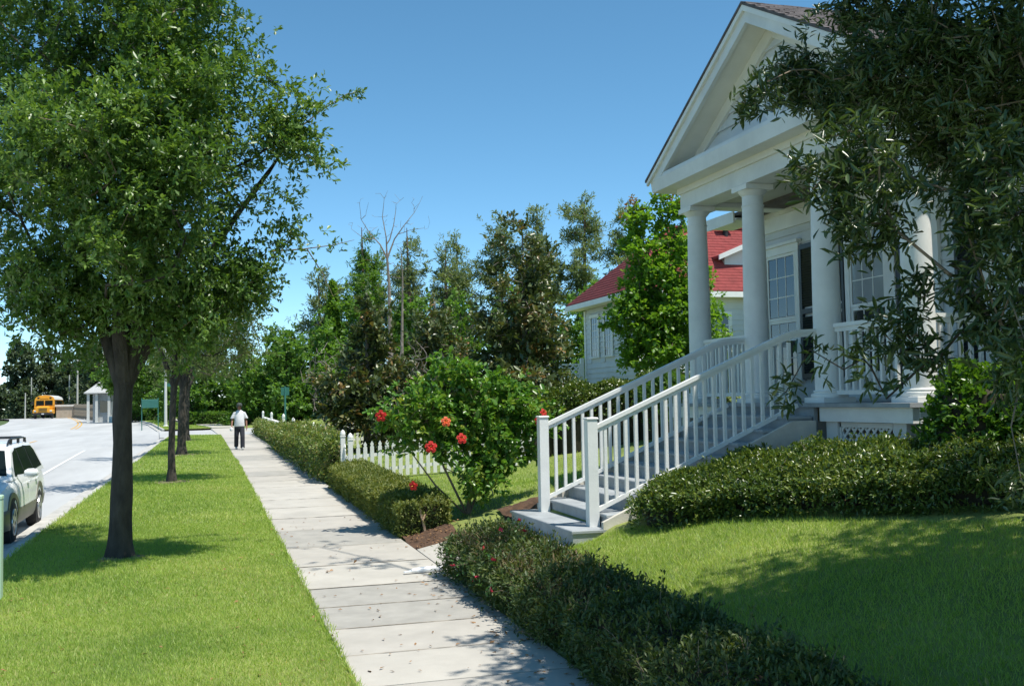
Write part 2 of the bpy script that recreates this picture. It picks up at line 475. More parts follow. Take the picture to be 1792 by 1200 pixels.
def skeleton(trunk, A, rtip=0.006, step=0.4, pw=0.5, sag=0.12):
    """joins every attractor to the nearest limb. trunk: list of (x,y,z,r) polylines. Returns chains of (points, radii)."""
    pos, par, trad = [], [], []
    for line in trunk:
        p0 = np.array(line[0][:3])
        prev = -1
        if pos:
            prev = int(np.argmin([np.linalg.norm(np.array(q) - p0) for q in pos]))
        for i in range(len(line)):
            if i == 0 and prev >= 0: continue
            if i > 0:
                a, c = np.array(line[i - 1]), np.array(line[i])
                k = max(1, int(np.linalg.norm(c[:3] - a[:3]) / step))
                for j in range(1, k + 1):
                    q = a + (c - a) * j / k
                    pos.append(q[:3]); par.append(prev); trad.append(q[3]); prev = len(pos) - 1
            else:
                pos.append(np.array(line[0][:3])); par.append(-1); trad.append(line[0][3]); prev = len(pos) - 1
    nt0 = len(pos)
    base = np.array(trunk[0][-1][:3])
    cap = len(pos) + len(A) * 14
    PX = np.zeros((cap, 3)); PX[:len(pos)] = np.array(pos)
    PL = np.zeros(cap)
    for i in range(1, nt0):
        PL[i] = PL[par[i]] + np.linalg.norm(PX[i] - PX[par[i]])
    n = len(pos)
    lowest = np.array(trunk[0][-1][:3])[2] * 0.8 + np.array(trunk[0][0][:3])[2] * 0.2
    order = np.argsort(np.linalg.norm(A - base, axis=1))
    weight = np.zeros(cap)
    ends = []
    for ai in order:
        a = A[ai]
        dist = np.linalg.norm(PX[:n] - a, axis=1)
        cost = dist + PL[:n] * 0.18
        cost[:nt0] += np.where(PX[:nt0, 2] < min(lowest, a[2] - .02), 3.0, 0)
        k = int(np.argmin(cost))
        L0 = dist[k]
        m = max(1, min(12, int(L0 / step)))
        prev = k
        s = PX[k].copy()
        side = rng.normal(0, .09, 3) * L0
        for j in range(1, m + 1):
            t = j / m
            q = s + (a - s) * t + side * math.sin(math.pi * t) + np.array([0, 0, sag * L0 * t * (1 - t)])
            PX[n] = q; par.append(prev); trad.append(0); PL[n] = PL[prev] + np.linalg.norm(q - PX[prev])
            prev = n; n += 1
        weight[prev] += 1
        ends.append(prev)
    for i in range(n - 1, 0, -1):
        if par[i] >= 0: weight[par[i]] += weight[i]
    rad = rtip * np.maximum(weight[:n], 1) ** pw
    rad[:nt0] = np.array(trad[:nt0])
    kids = [[] for _ in range(n)]
    for i in range(n):
        if par[i] >= 0: kids[par[i]].append(i)
    for i in range(nt0, n):
        if par[i] >= 0: rad[i] = min(rad[i], rad[par[i]] * .92)
    chains, stack = [], [0]
    while stack:
        st = stack.pop()
        ch = [st] if par[st] < 0 else [par[st], st]
        cur = st
        while kids[cur]:
            ks = sorted(kids[cur], key=lambda i: -(weight[i] + (1e6 if i < nt0 else 0)))
            stack += ks[1:]
            cur = ks[0]
            ch.append(cur)
        rr = [rad[i] for i in ch]
        if par[st] >= 0: rr[0] = min(rr[0], rr[1] * 1.15)
        chains.append(([PX[i] for i in ch], rr, ch[1] < nt0 if len(ch) > 1 else False))
    return chains

def add_limbs(chains, mtrunk, mtwig, parent, ntrunk=12, nlimb=5, tname='trunk', bname='branch', flare=True, rough=0.0):
    t, l, tw = MB(), MB(), MB()
    big = sorted([max(c[1]) * len(c[0]) for c in chains if not c[2] and len(c[0]) > 1 and max(c[1]) > .022], reverse=True)
    cut = big[13] if len(big) > 14 else 0
    for pts, rr, istr in chains:
        if len(pts) < 2: continue
        if istr:
            b0 = len(t.v)
            rr = list(rr)
            if flare and pts is chains[0][0]:
                z0 = pts[0][2]
                rr = [r * (1 + .55 * math.exp(-(p[2] - z0) / .16)) for p, r in zip(pts, rr)]
            t.tube(pts, rr, ntrunk)
            if rough:
                for i in range(b0, len(t.v)):
                    t.v[i] = tuple(np.array(t.v[i]) + rng.normal(0, rough, 3) * np.array([1, 1, .2]))
        elif max(rr) > 0.022:
            if max(rr) * len(pts) >= cut: MB().tube(pts, rr, nlimb + 2, caps=False).build(bname, mtrunk, parent, smooth=True, fix=False)
            else: l.tube(pts, rr, nlimb + 2, caps=False)
        else:
            tw.tube(pts, rr, max(3, nlimb - 1), caps=False)
    if t.v: t.build(tname, mtrunk, parent, smooth=True, fix=False)
    if l.v: l.build('small_branches', mtrunk, parent, smooth=True, fix=False)['kind'] = 'stuff'
    if tw.v:
        o = tw.build('twigs', mtwig, parent, smooth=True, fix=False)
        o['kind'] = 'stuff'

def densify(line, step=0.25):
    return line

def tree(name, label, cat, base, trunk, lobes, lm, na=200, ntuft=6, per=7, Ln=.07, Wd=.028, tip=.28, spread=.75, up=.15,
         bark='bark', twig='twig', group=None, ntrunk=10, rtip=.006, rough=0, shell=2.0, crown='crown', sag=.12, tint_up=.25, step=.4, six=False, flat=.5, pw=.5):
    root = thing(name, label, cat, base, group)
    B = np.array(base)
    A, _ = lobe_points(lobes, na, B, shell)
    tr = [[(B[0] + p[0], B[1] + p[1], B[2] + p[2], p[3]) for p in line] for line in trunk]
    ch = skeleton(tr, A, rtip=rtip, sag=sag, step=step, pw=pw)
    add_limbs(ch, M[bark], M[twig], root, ntrunk=ntrunk, rough=rough)
    cen = A.mean(0)
    C = np.repeat(A, ntuft, 0)
    off = rng.normal(0, tip, C.shape) * np.array([1, 1, .8])
    C = C + off
    d = unit(off + .35 * unit(C - cen) + rng.normal(0, .12, C.shape))
    P, D, U, ln, wd = tufts(C, d, per, Ln, Wd, spread=spread, back=Ln * 1.6, up=up, flat=flat)
    z = (P[:, 2] - P[:, 2].min()) / max(1e-6, np.ptp(P[:, 2]))
    tn = np.clip(np.repeat(rng.random(len(A)), ntuft * per) * .45 + rng.random(len(P)) * .55 + 0 * z, 0, 1)
    o = leaves(crown, P, D, U, ln, wd, L[lm], root, tn, six)
    return root, A

def hedge(name, label, cat, P, N, Ln, Wd, lm, root_loc, per=3, spread=.8, core=None, twigs=0, group=None, up=.2, kind=None):
    """P points near the hedge's surface, N outward normals."""
    root = thing(name, label, cat, root_loc, group)
    Q, D, U, ln, wd = tufts(P, N, per, Ln, Wd, spread=spread, back=Ln * 1.2, up=up)
    U = unit(np.repeat(N, per, 0) * .5 + U * .7)
    patch = .5 + .5 * np.sin(P[:, 0] * 5.1 + 1.3 * np.sin(P[:, 1] * 3.3)) * np.cos(P[:, 1] * 4.2 + P[:, 2] * 6)
    tn = np.clip(np.repeat(patch, per) * .3 + rng.random(len(Q)) * .72, 0, 1)
    leaves('foliage', Q, D, U, ln, wd, L[lm], root, tn)
    if core is not None:
        core.build('inner_twigs', M['core'], root)
    return root
# ================================================================= THE SETTING
# far ground to the horizon
gv = []
ys = np.concatenate([np.linspace(-60, 60, 13), np.linspace(70, 230, 33), np.linspace(250, 400, 10), [600, 1000, 1800]])
grid_mesh('ground', lambda y: np.concatenate([[-1500, -600, -200], np.linspace(-80, 130, 43), [200, 600, 1500]]), ys,
          lambda x, y: b(y) - .42, M['ground'])
# the lots to the right of the sidewalk
ys = np.concatenate([np.arange(-12, 30, .3), np.arange(30, 80, 1.0), np.arange(80, 226, 5.0)])
xs_r = np.concatenate([np.arange(2.745, 9.0, .2), np.arange(9.2, 20, .8), np.arange(20, 121, 6)])
grid_mesh('lawn', lambda y: xs_r, ys, ground, M['soil'])
# the strip between kerb and sidewalk, near and beyond the side street
ys = np.concatenate([np.arange(-12, 25, .5), np.arange(25, 60.6, 1.0)])
grid_mesh('lawn', lambda y: np.linspace(kerb_x(y) + .14, 1.085, 14), ys,
          lambda x, y: b(y) - .004 + .03 * np.sin(np.clip((x + 2.5) / 3.6, 0, 1) * math.pi), M['soil'])
ys = np.concatenate([np.arange(74.2, 80, .5), np.arange(80, 232, 3.0)])
grid_mesh('lawn', lambda y: np.linspace(kerb_x(y) + .14, 2.75, 16), ys, lambda x, y: b(y) + .02 * np.sin((x + 2) * .5), M['soil'])
# the road: one sheet that climbs to the crest and bends left
ys = np.concatenate([np.arange(-14, 60, 2.0), np.arange(60, 231, 2.5)])
def road_xs(y):
    return np.linspace(centre_x(y) - 7.2, kerb_x(y) + .02, 12)
def road_z(x, y):
    t = (x - centre_x(y)) / 6.5
    return b(y) - .135 - .06 * t * t * .5
grid_mesh('road', road_xs, ys, road_z, M['road'])
ys = np.arange(60.2, 74.6, 1.2)
grid_mesh('side_street', lambda y: np.linspace(kerb_x(y) - .4, 15, 14), ys,
          lambda x, y: b(y) - .09 + .08 * smooth01((x - 0) / 3), M['road'])

def slab(mb, c, ins=.005, th=.1):
    """c: four top corners (x,y,z), counter-clockwise."""
    cc = [Vector(p) for p in c]
    m = sum(cc, Vector()) / 4
    top = [p + (m - p).normalized() * ins * 1.4 for p in cc]
    mid = [p - Vector((0, 0, ins * .8)) for p in cc]
    low = [p - Vector((0, 0, th)) for p in cc]
    f = [(8, 9, 10, 11)]
    for r in (0, 4):
        for i in range(4):
            j = (i + 1) % 4
            f.append((r + i, r + j, r + 4 + j, r + 4 + i))
    mb.add(low + mid + top, f)

# kerb in poured lengths
kerb = thing('kerb', None, None, (-2.5, 10, .1)); kerb['kind'] = 'structure'
def kerb_run(y0, y1, step):
    y = y0
    while y < y1 - .01:
        e = min(y + step, y1)
        m = MB()
        g = .006
        for (a, c, za, th) in ((.0, .15, .0, .3), (-.32, -.004, -.125, .2)):
            p = [(kerb_x(y + g) + a, y + g), (kerb_x(y + g) + c, y + g), (kerb_x(e - g) + c, e - g), (kerb_x(e - g) + a, e - g)]
            slab(m, [(q[0], q[1], float(b(q[1])) + .006 + za + (.0 if a >= 0 else .012 * (0 if q[0] > kerb_x(q[1]) - .1 else 1))) for q in p], .012, th)
        m.build('kerbstone', M['kerb'], kerb)
        y = e
kerb_run(2, 60, 3.0)
kerb_run(75, 180, 7.5)

# sidewalk, slab by slab
walk = thing('sidewalk', None, None, (1.9, 12, .15)); walk['kind'] = 'structure'
joints = [3.0, 4.6, 6.2, 7.7, 8.62, 9.6, 10.58, 11.6, 13.07, 14.65, 16.46, 18.09, 19.7, 21.2, 22.6, 24.02] + [24.02 + 1.6 * i for i in range(1, 23)]
cm = ['concrete', 'concrete2', 'concrete', 'concrete3', 'concrete', 'concrete2', 'concrete2', 'concrete3']
for i in range(len(joints) - 1):
    y0, y1 = joints[i] + .010, joints[i + 1] - .010
    dz = rng.normal(0, .003)
    m = MB()
    slab(m, [(1.085, y0, float(b(y0)) + .014 + dz), (2.735, y0, float(b(y0)) + .02 + dz), (2.735, y1, float(b(y1)) + .02 - dz), (1.085, y1, float(b(y1)) + .014 - dz)])
    k = 'concrete2' if 9.5 < y0 < 11 else ('concrete3' if 18 < y0 < 24 else cm[i % 8])
    m.build('slab', M[k], walk)
for i, y in enumerate(joints[1:20]):
    if i < 3: continue
    hw_ = .015 if i in (4, 5, 6) else .008 + .005 * rng.random()
    V, F = [], []
    for k, x in enumerate(np.linspace(1.09, 2.73, 15)):
        j = rng.normal(0, .003)
        z_ = float(b(y)) + .0185 + (x - 1.085) * .0036
        V += [(x, y - hw_ * (.6 + .6 * rng.random()) + j, z_), (x, y + hw_ * (.6 + .6 * rng.random()) + j, z_)]
        if k: F.append((2 * k - 2, 2 * k, 2 * k + 1, 2 * k - 1))
    link_mesh('joint_dirt', mesh_np('joint_dirt', V, F), M['dirt'], walk)
# beyond the side street it swings left
pl = [(1.9, 59.4), (1.6, 74.3), (1.15, 80), (.2, 88), (-.9, 97), (-2.2, 108), (-4.0, 122)]
walk2 = thing('sidewalk', None, None, (1.9, 74, .5)); walk2['kind'] = 'structure'
for i in range(1, len(pl) - 1):
    (xa, ya), (xb, yb) = pl[i], pl[i + 1]
    n = max(1, int((yb - ya) / 2.4))
    for j in range(n):
        t0, t1 = j / n, (j + 1) / n
        x0, x1, y0, y1 = xa + (xb - xa) * t0, xa + (xb - xa) * t1, ya + (yb - ya) * t0 + .01, ya + (yb - ya) * t1 - .01
        m = MB()
        slab(m, [(x0 - .85, y0, float(b(y0)) + .07), (x0 + .85, y0, float(b(y0)) + .07), (x1 + .85, y1, float(b(y1)) + .07), (x1 - .85, y1, float(b(y1)) + .07)])
        m.build('slab', M['concrete3'], walk2)
m = MB()
slab(m, [(1.0, 60.9, float(b(61)) - .05), (3.3, 60.9, float(b(61)) - .03), (2.7, 74.2, float(b(74)) + .02), (.7, 74.2, float(b(74)) + .0)], .02, .06)
m.build('crossing', M['concrete3'], walk2)
# front walk from the sidewalk to the steps
path = thing('front_path', None, None, (3.5, 13, .3)); path['kind'] = 'structure'
for (x0, x1) in ((2.745, 3.45), (3.46, 4.24)):
    z = lambda x, y: float(b(y)) + .02 + (x - 2.74) * .165
    f = lambda x: 13.9 + (x - 2.74) * .28
    m = MB()
    slab(m, [(x0, 11.95, z(x0, 12)), (x1, 11.95, z(x1, 12)), (x1, f(x1), z(x1, 14)), (x0, f(x0), z(x0, 14))])
    m.build('slab', M['concrete3' if x0 < 3 else 'step'], path)
# mulch bed at the end of the low hedge and beside the steps
ys = np.arange(13.95, 15.3, .09)
o = grid_mesh('mulch_bed', lambda y: np.linspace(2.75, 3.45, 12), ys, lambda x, y: ground(x, y) + .03 + rng.normal(0, .012, x.shape), M['mulch'])
ys = np.arange(14.42, 15.0, .07)
o = grid_mesh('mulch_bed', lambda y: np.linspace(4.15, 5.6 - (y - 14.4) * 1.2, 24), ys, lambda x, y: ground(x, y) + .035 + rng.normal(0, .01, x.shape), M['mulch'])
ys = np.arange(6.6, 12.0, .15)
o = grid_mesh('mulch_bed', lambda y: np.linspace(5.9 + max(0, (10.8 - y)) * .36, 9.6, 30), ys, lambda x, y: ground(x, y) + .02 + rng.normal(0, .008, x.shape), M['mulch'])

for (tx, ty, tr_) in ((-1.0, 14.69, .34), (-.65, 26.4, .5), (-.61, 38.3, .6), (-.64, 51.2, .6)):
    n_ = 28
    V = [(tx, ty, float(b(ty)) + .05)]
    for r_, dz_ in ((.55, .046), (1.0, .018)):
        for k in range(n_):
            a = 2 * math.pi * k / n_
            q = tr_ * r_ * (1 + .18 * math.sin(3 * a + ty) + .08 * rng.normal())
            V.append((tx + q * math.cos(a), ty + q * math.sin(a), float(b(ty + q * math.sin(a))) + dz_))
    F = [(0, 1 + k, 1 + (k + 1) % n_) for k in range(n_)]
    for k in range(n_):
        c_, d_ = 1 + k, 1 + (k + 1) % n_
        F += [(c_, c_ + n_, d_ + n_), (c_, d_ + n_, d_)]
    link_mesh('bare_soil', mesh_np('bare_soil', V, F), M['bare'])['kind'] = 'structure'
# road paint, 4 mm above the concrete
def paint(name, pts, wd, m):
    V, F = [], []
    for i, (x, y) in enumerate(pts):
        for s in (-1, 1):
            xx = x + s * wd / 2
            V.append((xx, y, float(road_z(xx, y)) + .009))
        if i: F.append((2 * i - 2, 2 * i - 1, 2 * i + 1, 2 * i))
    o = link_mesh(name, mesh_np(name, V, F), M[m]); o['kind'] = 'structure'
for k in (-.16, .16):
    paint('centre_line', [(float(centre_x(y)) + k, y) for y in np.arange(88, 170, 2.0)], .13, 'line_yellow')
paint('centre_line', [(float(centre_x(y)), y) for y in np.arange(56, 64, 2.0)], .12, 'line_yellow')
for ya_ in range(4, 58, 6):
    V, F = [], []
    for i, y in enumerate(np.linspace(ya_, ya_ + 5.96, 5)):
        for s_ in (-.335, -.315):
            xx = float(kerb_x(y)) + s_
            V.append((xx, y, float(road_z(xx, y)) + .012))
        if i: F.append((2 * i - 2, 2 * i - 1, 2 * i + 1, 2 * i))
    o = link_mesh('gutter_joint', mesh_np('gutter_joint', V, F), M['black']); o['kind'] = 'structure'
paint('lane_line', [(-4.25 - (y - 28) * .02, y) for y in np.arange(28, 50, 2.0)], .1, 'line_white')

# ================================================================= THE WHITE HOUSE WITH THE PORTICO
FL = 2.02                                   # porch floor
CX, CYS = 7.95, (10.33, 12.18, 14.03, 15.88)
house = thing('house', 'white porticoed house with four round columns, oval gable window and dark shutters', 'house', (9.6, 13.1, 1.0))
m = MB().box(7.50, 9.62, 9.95, 16.28, FL - .05, FL)
m.build('porch_floor', M['step'], house)
for bb in ((7.57, 7.66, 10.0, 11.84, 1.79), (7.57, 7.66, 14.4, 16.22, 1.79), (7.661, 9.6, 9.99, 10.05, 1.79), (7.661, 9.6, 16.17, 16.23, 1.79)):
    MB().box(*bb, FL - .053).build('porch_fascia', M['white'], house)
MB().box(7.545, 7.6, 11.93, 14.38, 1.6, FL - .053).build('riser', M['step'], house)
for y in CYS + (11.68,):
    MB().box(7.64, 7.84, y - .12, y + .12, .55, 1.788).build('porch_pier', M['white_old'], house)
for y in (10.02, 16.12):
    MB().box(7.841, 9.58, y, y + .06, .5, 1.788).build('porch_skirt', M['white_old'], house)
def lattice(parent, name, p0, p1, z0, z1, n, t=.01, wd=.035, m='white'):
    """criss-cross slats between p0 and p1 (x,y); each slat is a sub-part."""
    p0, p1 = Vector((*p0, 0)), Vector((*p1, 0))
    d = p1 - p0; Ld = d.length; d.normalize()
    nrm = Vector((-d.y, d.x, 0))
    f = MB()
    f.bar(p0 + Vector((0, 0, z0)), p1 + Vector((0, 0, z0)), .05, .06)
    f.bar(p0 + Vector((0, 0, z1)), p1 + Vector((0, 0, z1)), .05, .06)
    f.bar(p0 + Vector((0, 0, z0 - .03)), p0 + Vector((0, 0, z1 + .03)), .05, .05, (1, 0, 0))
    f.bar(p1 + Vector((0, 0, z0 - .03)), p1 + Vector((0, 0, z1 + .03)), .05, .05, (1, 0, 0))
    fr = f.build(name, M[m], parent)
    H = z1 - z0
    sp = Ld / n
    for s in (0, 1):
        k = -int(H / sp) - 1
        while k * sp < Ld:
            a, e = k * sp, k * sp + H
            t0, t1 = max(0, -a / H), min(1, (Ld - a) / H)
            k += 1
            if t1 - t0 < .08: continue
            u0, u1 = a + H * t0, a + H * t1
            za, zb_ = z0 + H * t0, z0 + H * t1
            if s: u0, u1 = Ld - u0, Ld - u1
            off = nrm * (.006 if s else -.006)
            MB().bar(p0 + d * u0 + off + Vector((0, 0, za)), p0 + d * u1 + off + Vector((0, 0, zb_)), t, wd, (0, 0, 1)).build('slat', M[m], fr)
    return fr
lattice(house, 'lattice_panel', (7.70, 10.48), (7.70, 11.56), 1.12, 1.75, 8)
# dark space under the porch
MB().box(9.3, 9.55, 9.9, 16.2, .6, 1.9).build('foundation_wall', M['masonry'], house)

# columns
for y in CYS:
    prof = [(.185, 0), (.184, .5), (.181, 1.2), (.172, 2.0), (.158, 2.75), (.152, 2.93)]
    c = MB().lathe([(r, h + FL + .16) for r, h in prof], (CX, y, 0), 32).build('column', M['white'], house, smooth=True)
    MB().box(CX - .235, CX + .235, y - .235, y + .235, FL + .001, FL + .07, .006).lathe([(.235, FL + .071), (.24, FL + .09), (.235, FL + .115), (.2, FL + .125), (.2, FL + .135), (.212, FL + .148), (.2, FL + .162)], (CX, y, 0), 32).build('base', M['white'], c, smooth=True)
    zt = FL + .16 + 2.93
    MB().lathe([(.152, zt - .17), (.168, zt - .165), (.168, zt - .145), (.152, zt - .14), (.152, zt - .01), (.165, zt), (.195, zt + .035), (.215, zt + .06), (.215, zt + .068)], (CX, y, 0), 32).box(CX - .225, CX + .225, y - .225, y + .225, zt + .069, 5.258, .005).build('capital', M['white'], c, smooth=True)

# entablature, cornice and pediment
MB().box(7.74, 8.14, 10.12, 16.05, 5.26, 5.60).build('entablature', M['white_old'], house)
MB().box(8.14, 9.7, 15.72, 16.05, 5.26, 5.60).build('entablature', M['white_old'], house)
MB().box(8.14, 9.7, 10.12, 10.45, 5.26, 5.60).build('entablature', M['white_old'], house)
MB().box(7.70, 7.738, 10.08, 16.09, 5.50, 5.60).build('bed_moulding', M['cream'], house)
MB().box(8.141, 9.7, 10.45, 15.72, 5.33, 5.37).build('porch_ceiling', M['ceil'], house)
m = MB().prism([(7.42, 5.60), (9.3, 5.60), (9.3, 5.86), (7.40, 5.86), (7.39, 5.80)], 9.72, 16.46, 'y')
m.build('cornice', M['white_old'], house)
AY, AZ, EY, EZ = 13.09, 7.62, 3.42, 5.80           # apex, half span, eave height
def rake(y):
    return AZ - (AZ - EZ) * abs(y - AY) / EY
sl = (AZ - EZ) / EY
for s in (-1, 1):
    # raking board, crown strip and the soffit beneath
    y0, y1 = AY, AY + s * EY
    pr = [(y0, AZ), (y1, EZ), (y1, EZ - .02), (y1 - s * .40, EZ - .02), (y0, AZ - .24)]
    MB().prism(pr, 7.39, 7.45, 'x').build('rake_board', M['white_old'], house)
    pr = [(y0, AZ + .012), (y1 + s * .02, EZ + .0), (y1 + s * .02, EZ - .07), (y0, AZ - .07)]
    MB().prism(pr, 7.345, 7.388, 'x').build('crown_strip', M['white'], house)
    pr = [(y0, AZ - .15), (y1 - s * .2, EZ - .06), (y1 - s * .24, EZ - .09), (y0, AZ - .19)]
    MB().prism(pr, 7.452, 7.86, 'x').build('rake_soffit', M['cream'], house)
    pr = [(y0, AZ - .195), (y1 - s * .36, EZ + .0), (y1 - s * .74, EZ + .0), (y0, AZ - .42)]
    MB().prism(pr, 7.80, 7.858, 'x').build('rake_trim', M['cream'], house)
    # roof slope, its shingle courses lie on it
    pr = [(y0, AZ + .06), (y1 + s * .05, EZ + .035), (y1 + s * .05, EZ - .005), (y0, AZ + .016)]
    MB().prism(pr, 7.33, 12.6, 'x').build('roof', M['shingle'], house)
# shingle tabs on the slope that shows
V, F = [], []
sy = math.hypot(1, sl)
for r in range(27):
    u0 = .02 + r * .14
    for k in range(18):
        x0 = 7.325 + k * .3 + (.15 if r % 2 else 0) + rng.normal(0, .006)
        ya, yb = AY - u0 / sy, AY - (u0 + .15) / sy
        lift = .013 + rng.random() * .007
        za, zb_ = AZ + .063 - (AY - ya) * sl, AZ + .063 - (AY - yb) * sl
        q = len(V)
        V += [(x0, ya, za), (x0 + .288, ya, za), (x0 + .288, yb, zb_ + lift), (x0, yb, zb_ + lift), (x0, yb, zb_), (x0 + .288, yb, zb_)]
        F += [(q, q + 3, q + 2, q + 1), (q + 3, q + 4, q + 5, q + 2)]
o = link_mesh('shingles', mesh_np('shingles', V, F), M['shingle'], house); o['kind'] = 'stuff'
# tympanum with clapboards
ty = MB().prism([(AY - 2.95, 5.87), (AY + 2.95, 5.87), (AY, AZ - .2)], 7.875, 7.93, 'x').build('gable_wall', M['siding'], house)
z = 5.87
while z < 7.3:
    hw0 = (AZ - .25 - z) / sl - .02
    hw1 = (AZ - .25 - z - .2) / sl - .02
    if hw1 < .12: break
    MB().add([(7.872, AY - hw0, z), (7.828, AY - hw0, z), (7.872, AY - hw1, z + .198), (7.828, AY + hw0, z), (7.872, AY + hw0, z), (7.872, AY + hw1, z + .198)],
             [(0, 1, 2), (3, 4, 5), (1, 3, 5, 2), (0, 4, 3, 1), (0, 2, 5, 4)]).build('clapboard', M['siding'], ty)
    z += .2
# oval window: ring frame, glass and spokes
oc = (7.83, AY, 6.47)
def oval_ring(ra, rb, ia, ib, x0, x1, n=32):
    V, F = [], []
    for k in range(n):
        a = 2 * math.pi * k / n
        for (p, q, x) in ((ra, rb, x0), (ia, ib, x0), (ia, ib, x1), (ra, rb, x1)):
            V.append((x, oc[1] + p * math.cos(a), oc[2] + q * math.sin(a)))
    for k in range(n):
        j = (k + 1) % n
        for i in range(4):
            F.append((4 * k + i, 4 * j + i, 4 * j + (i + 1) % 4, 4 * k + (i + 1) % 4))
    return MB().add(V, F)
ov = oval_ring(.36, .46, .25, .35, 7.80, 7.87).build('oval_window', M['white'], house, smooth=True)
MB().add([(7.842, oc[1] + .26 * math.cos(2 * math.pi * k / 24), oc[2] + .36 * math.sin(2 * math.pi * k / 24)) for k in range(24)], [tuple(range(24))]).build('pane', M['glass'], ov)
for a in (20, 55, 90, 125, 160, 200, 235, 270, 305, 340):
    MB().bar((7.832, oc[1], oc[2]), (7.832, oc[1] + .255 * math.cos(R(a)), oc[2] + .355 * math.sin(R(a))), .02, .016, (1, 0, 0)).build('muntin', M['white'], ov)

# main block
WX = 9.6
wall = MB().box(WX, 16.2, 3.0, 17.15, .9, 5.36).build('main_wall', M['siding'], house)
wins = [(15.50, 16.42, 2.40, 4.52, 'glass'), (13.10, 13.98, 2.40, 4.60, 'glass_pale'), (9.85, 11.0, 2.40, 4.62, 'glass_pale')]
door = (12.08, 12.86, FL + .02, 4.3)
def boards(parent, x, y0, y1, z0, z1, e, holes, m, proud=.026):
    z = z0
    while z < z1:
        segs = [(y0, y1)]
        for (a, c, lo, hi) in holes:
            if z + e > lo and z < hi:
                segs = [s for (p, q) in segs for s in ((p, min(q, a)), (max(p, c), q)) if s[1] - s[0] > .03]
        for (p, q) in segs:
            MB().prism([(x - .004, z), (x - proud, z), (x - .004, z + e + .012)], p, q, 'y') if False else None
            zt = min(z + e, z1)
            MB().add([(x - .004, p, z), (x - proud, p, z), (x - .006, p, zt), (x - .004, q, z), (x - proud, q, z), (x - .006, q, zt)],
                     [(0, 1, 2), (3, 5, 4), (1, 4, 5, 2), (0, 3, 4, 1), (0, 2, 5, 3)]).build('clapboard', M[m], parent)
        z += e
boards(wall, WX, 9.0, 17.0, 2.05, 4.95, .185, [(w_[0] - .12, w_[1] + .12, w_[2] - .1, w_[3] + .25) for w_ in wins] + [(door[0] - .12, door[1] + .12, 0, 4.5)], 'siding')
MB().box(WX - .035, WX + .1, 16.98, 17.19, .9, 4.94).build('corner_board', M['white'], house)
MB().box(WX - .05, WX - .001, 3.0, 17.19, 4.95, 5.34).build('frieze_board', M['white'], house)
MB().box(WX - .085, WX - .051, 3.0, 17.2, 5.2, 5.34).build('frieze_moulding', M['cream'], house)
def sash_window(parent, x, y0, y1, z0, z1, pane, nx, nz, split=.53, hood=True, s=-1, casing=.11, m='white'):
    """street-facing sash window on the plane x; s=-1 faces -x."""
    f = MB()
    X = lambda d: (x + s * d)
    def bx(a, c, p, q, r, t):
        f.box(min(X(a), X(c)), max(X(a), X(c)), p, q, r, t)
    bx(.001, .045, y0 - casing, y0, z0, z1); bx(.001, .045, y1, y1 + casing, z0, z1)
    bx(.001, .055, y0 - casing - .02, y1 + casing + .02, z1 + .001, z1 + .14)
    bx(.001, .075, y0 - casing - .04, y1 + casing + .04, z0 - .055, z0 - .001)
    if hood: bx(.001, .10, y0 - casing - .06, y1 + casing + .06, z1 + .141, z1 + .19)
    fr = f.build('window', M[m], parent)
    zm = z0 + (z1 - z0) * (1 - split)
    g = .05
    for (a, c, d, top) in ((z0, zm, .010, 0), (zm, z1, .022, 1)):
        sb = MB()
        for (p, q, r, t) in ((y0, y0 + g, a, c), (y1 - g, y1, a, c), (y0 + g, y1 - g, a, a + g), (y0 + g, y1 - g, c - g, c)):
            sb.box(min(X(d - .008), X(d + .012)), max(X(d - .008), X(d + .012)), p + .001, q - .001, r + .001, t - .001)
        sb.build('sash', M[m], fr)
        if nx:
            wy, hz = (y1 - y0 - 2 * g) / nx, (c - a - 2 * g) / nz
            for i in range(nx):
                for j in range(nz):
                    MB().box(min(X(d - .004), X(d)), max(X(d - .004), X(d)), y0 + g + i * wy + .009, y0 + g + (i + 1) * wy - .009, a + g + j * hz + .009, a + g + (j + 1) * hz - .009).build('pane', M[pane if top or pane != 'glass_pale' else 'glass'], fr)
            mb = MB()
            for i in range(1, nx):
                mb.box(min(X(d - .006), X(d + .006)), max(X(d - .006), X(d + .006)), y0 + g + i * wy - .0085, y0 + g + i * wy + .0085, a + g, c - g)
            for j in range(1, nz):
                mb.box(min(X(d - .0055), X(d + .0065)), max(X(d - .0055), X(d + .0065)), y0 + g, y1 - g, a + g + j * hz - .0085, a + g + j * hz + .0085)
            mb.build('muntins', M[m], fr)
    return fr
sash_window(house, WX - .026, *wins[0][:4], wins[0][4], 3, 3)
sash_window(house, WX - .026, *wins[1][:4], wins[1][4], 3, 3)
sash_window(house, WX - .026, *wins[2][:4], wins[2][4], 3, 3)
def shutter(y0, y1, z0, z1):
    f = MB()
    x0, x1 = WX - .075, WX - .03
    for (p, q, r, t) in ((y0, y0 + .06, z0, z1), (y1 - .06, y1, z0, z1), (y0 + .06, y1 - .06, z0, z0 + .09), (y0 + .06, y1 - .06, z1 - .08, z1), (y0 + .06, y1 - .06, (z0 + z1) / 2 - .04, (z0 + z1) / 2 + .04)):
        f.box(x0, x1, p, q, r, t)
    fr = f.build('shutter', M['shutter'], house)
    lv = MB()
    z = z0 + .1
    while z < z1 - .1:
        if abs(z + .02 - (z0 + z1) / 2) > .07:
            lv.bar((x0 + .02, y0 + .06, z + .015), (x0 + .02, y1 - .06, z + .015), .008, .05, (-.7, 0, .7))
        z += .042
    lv.build('louvres', M['shutter'], fr)['kind'] = 'stuff'
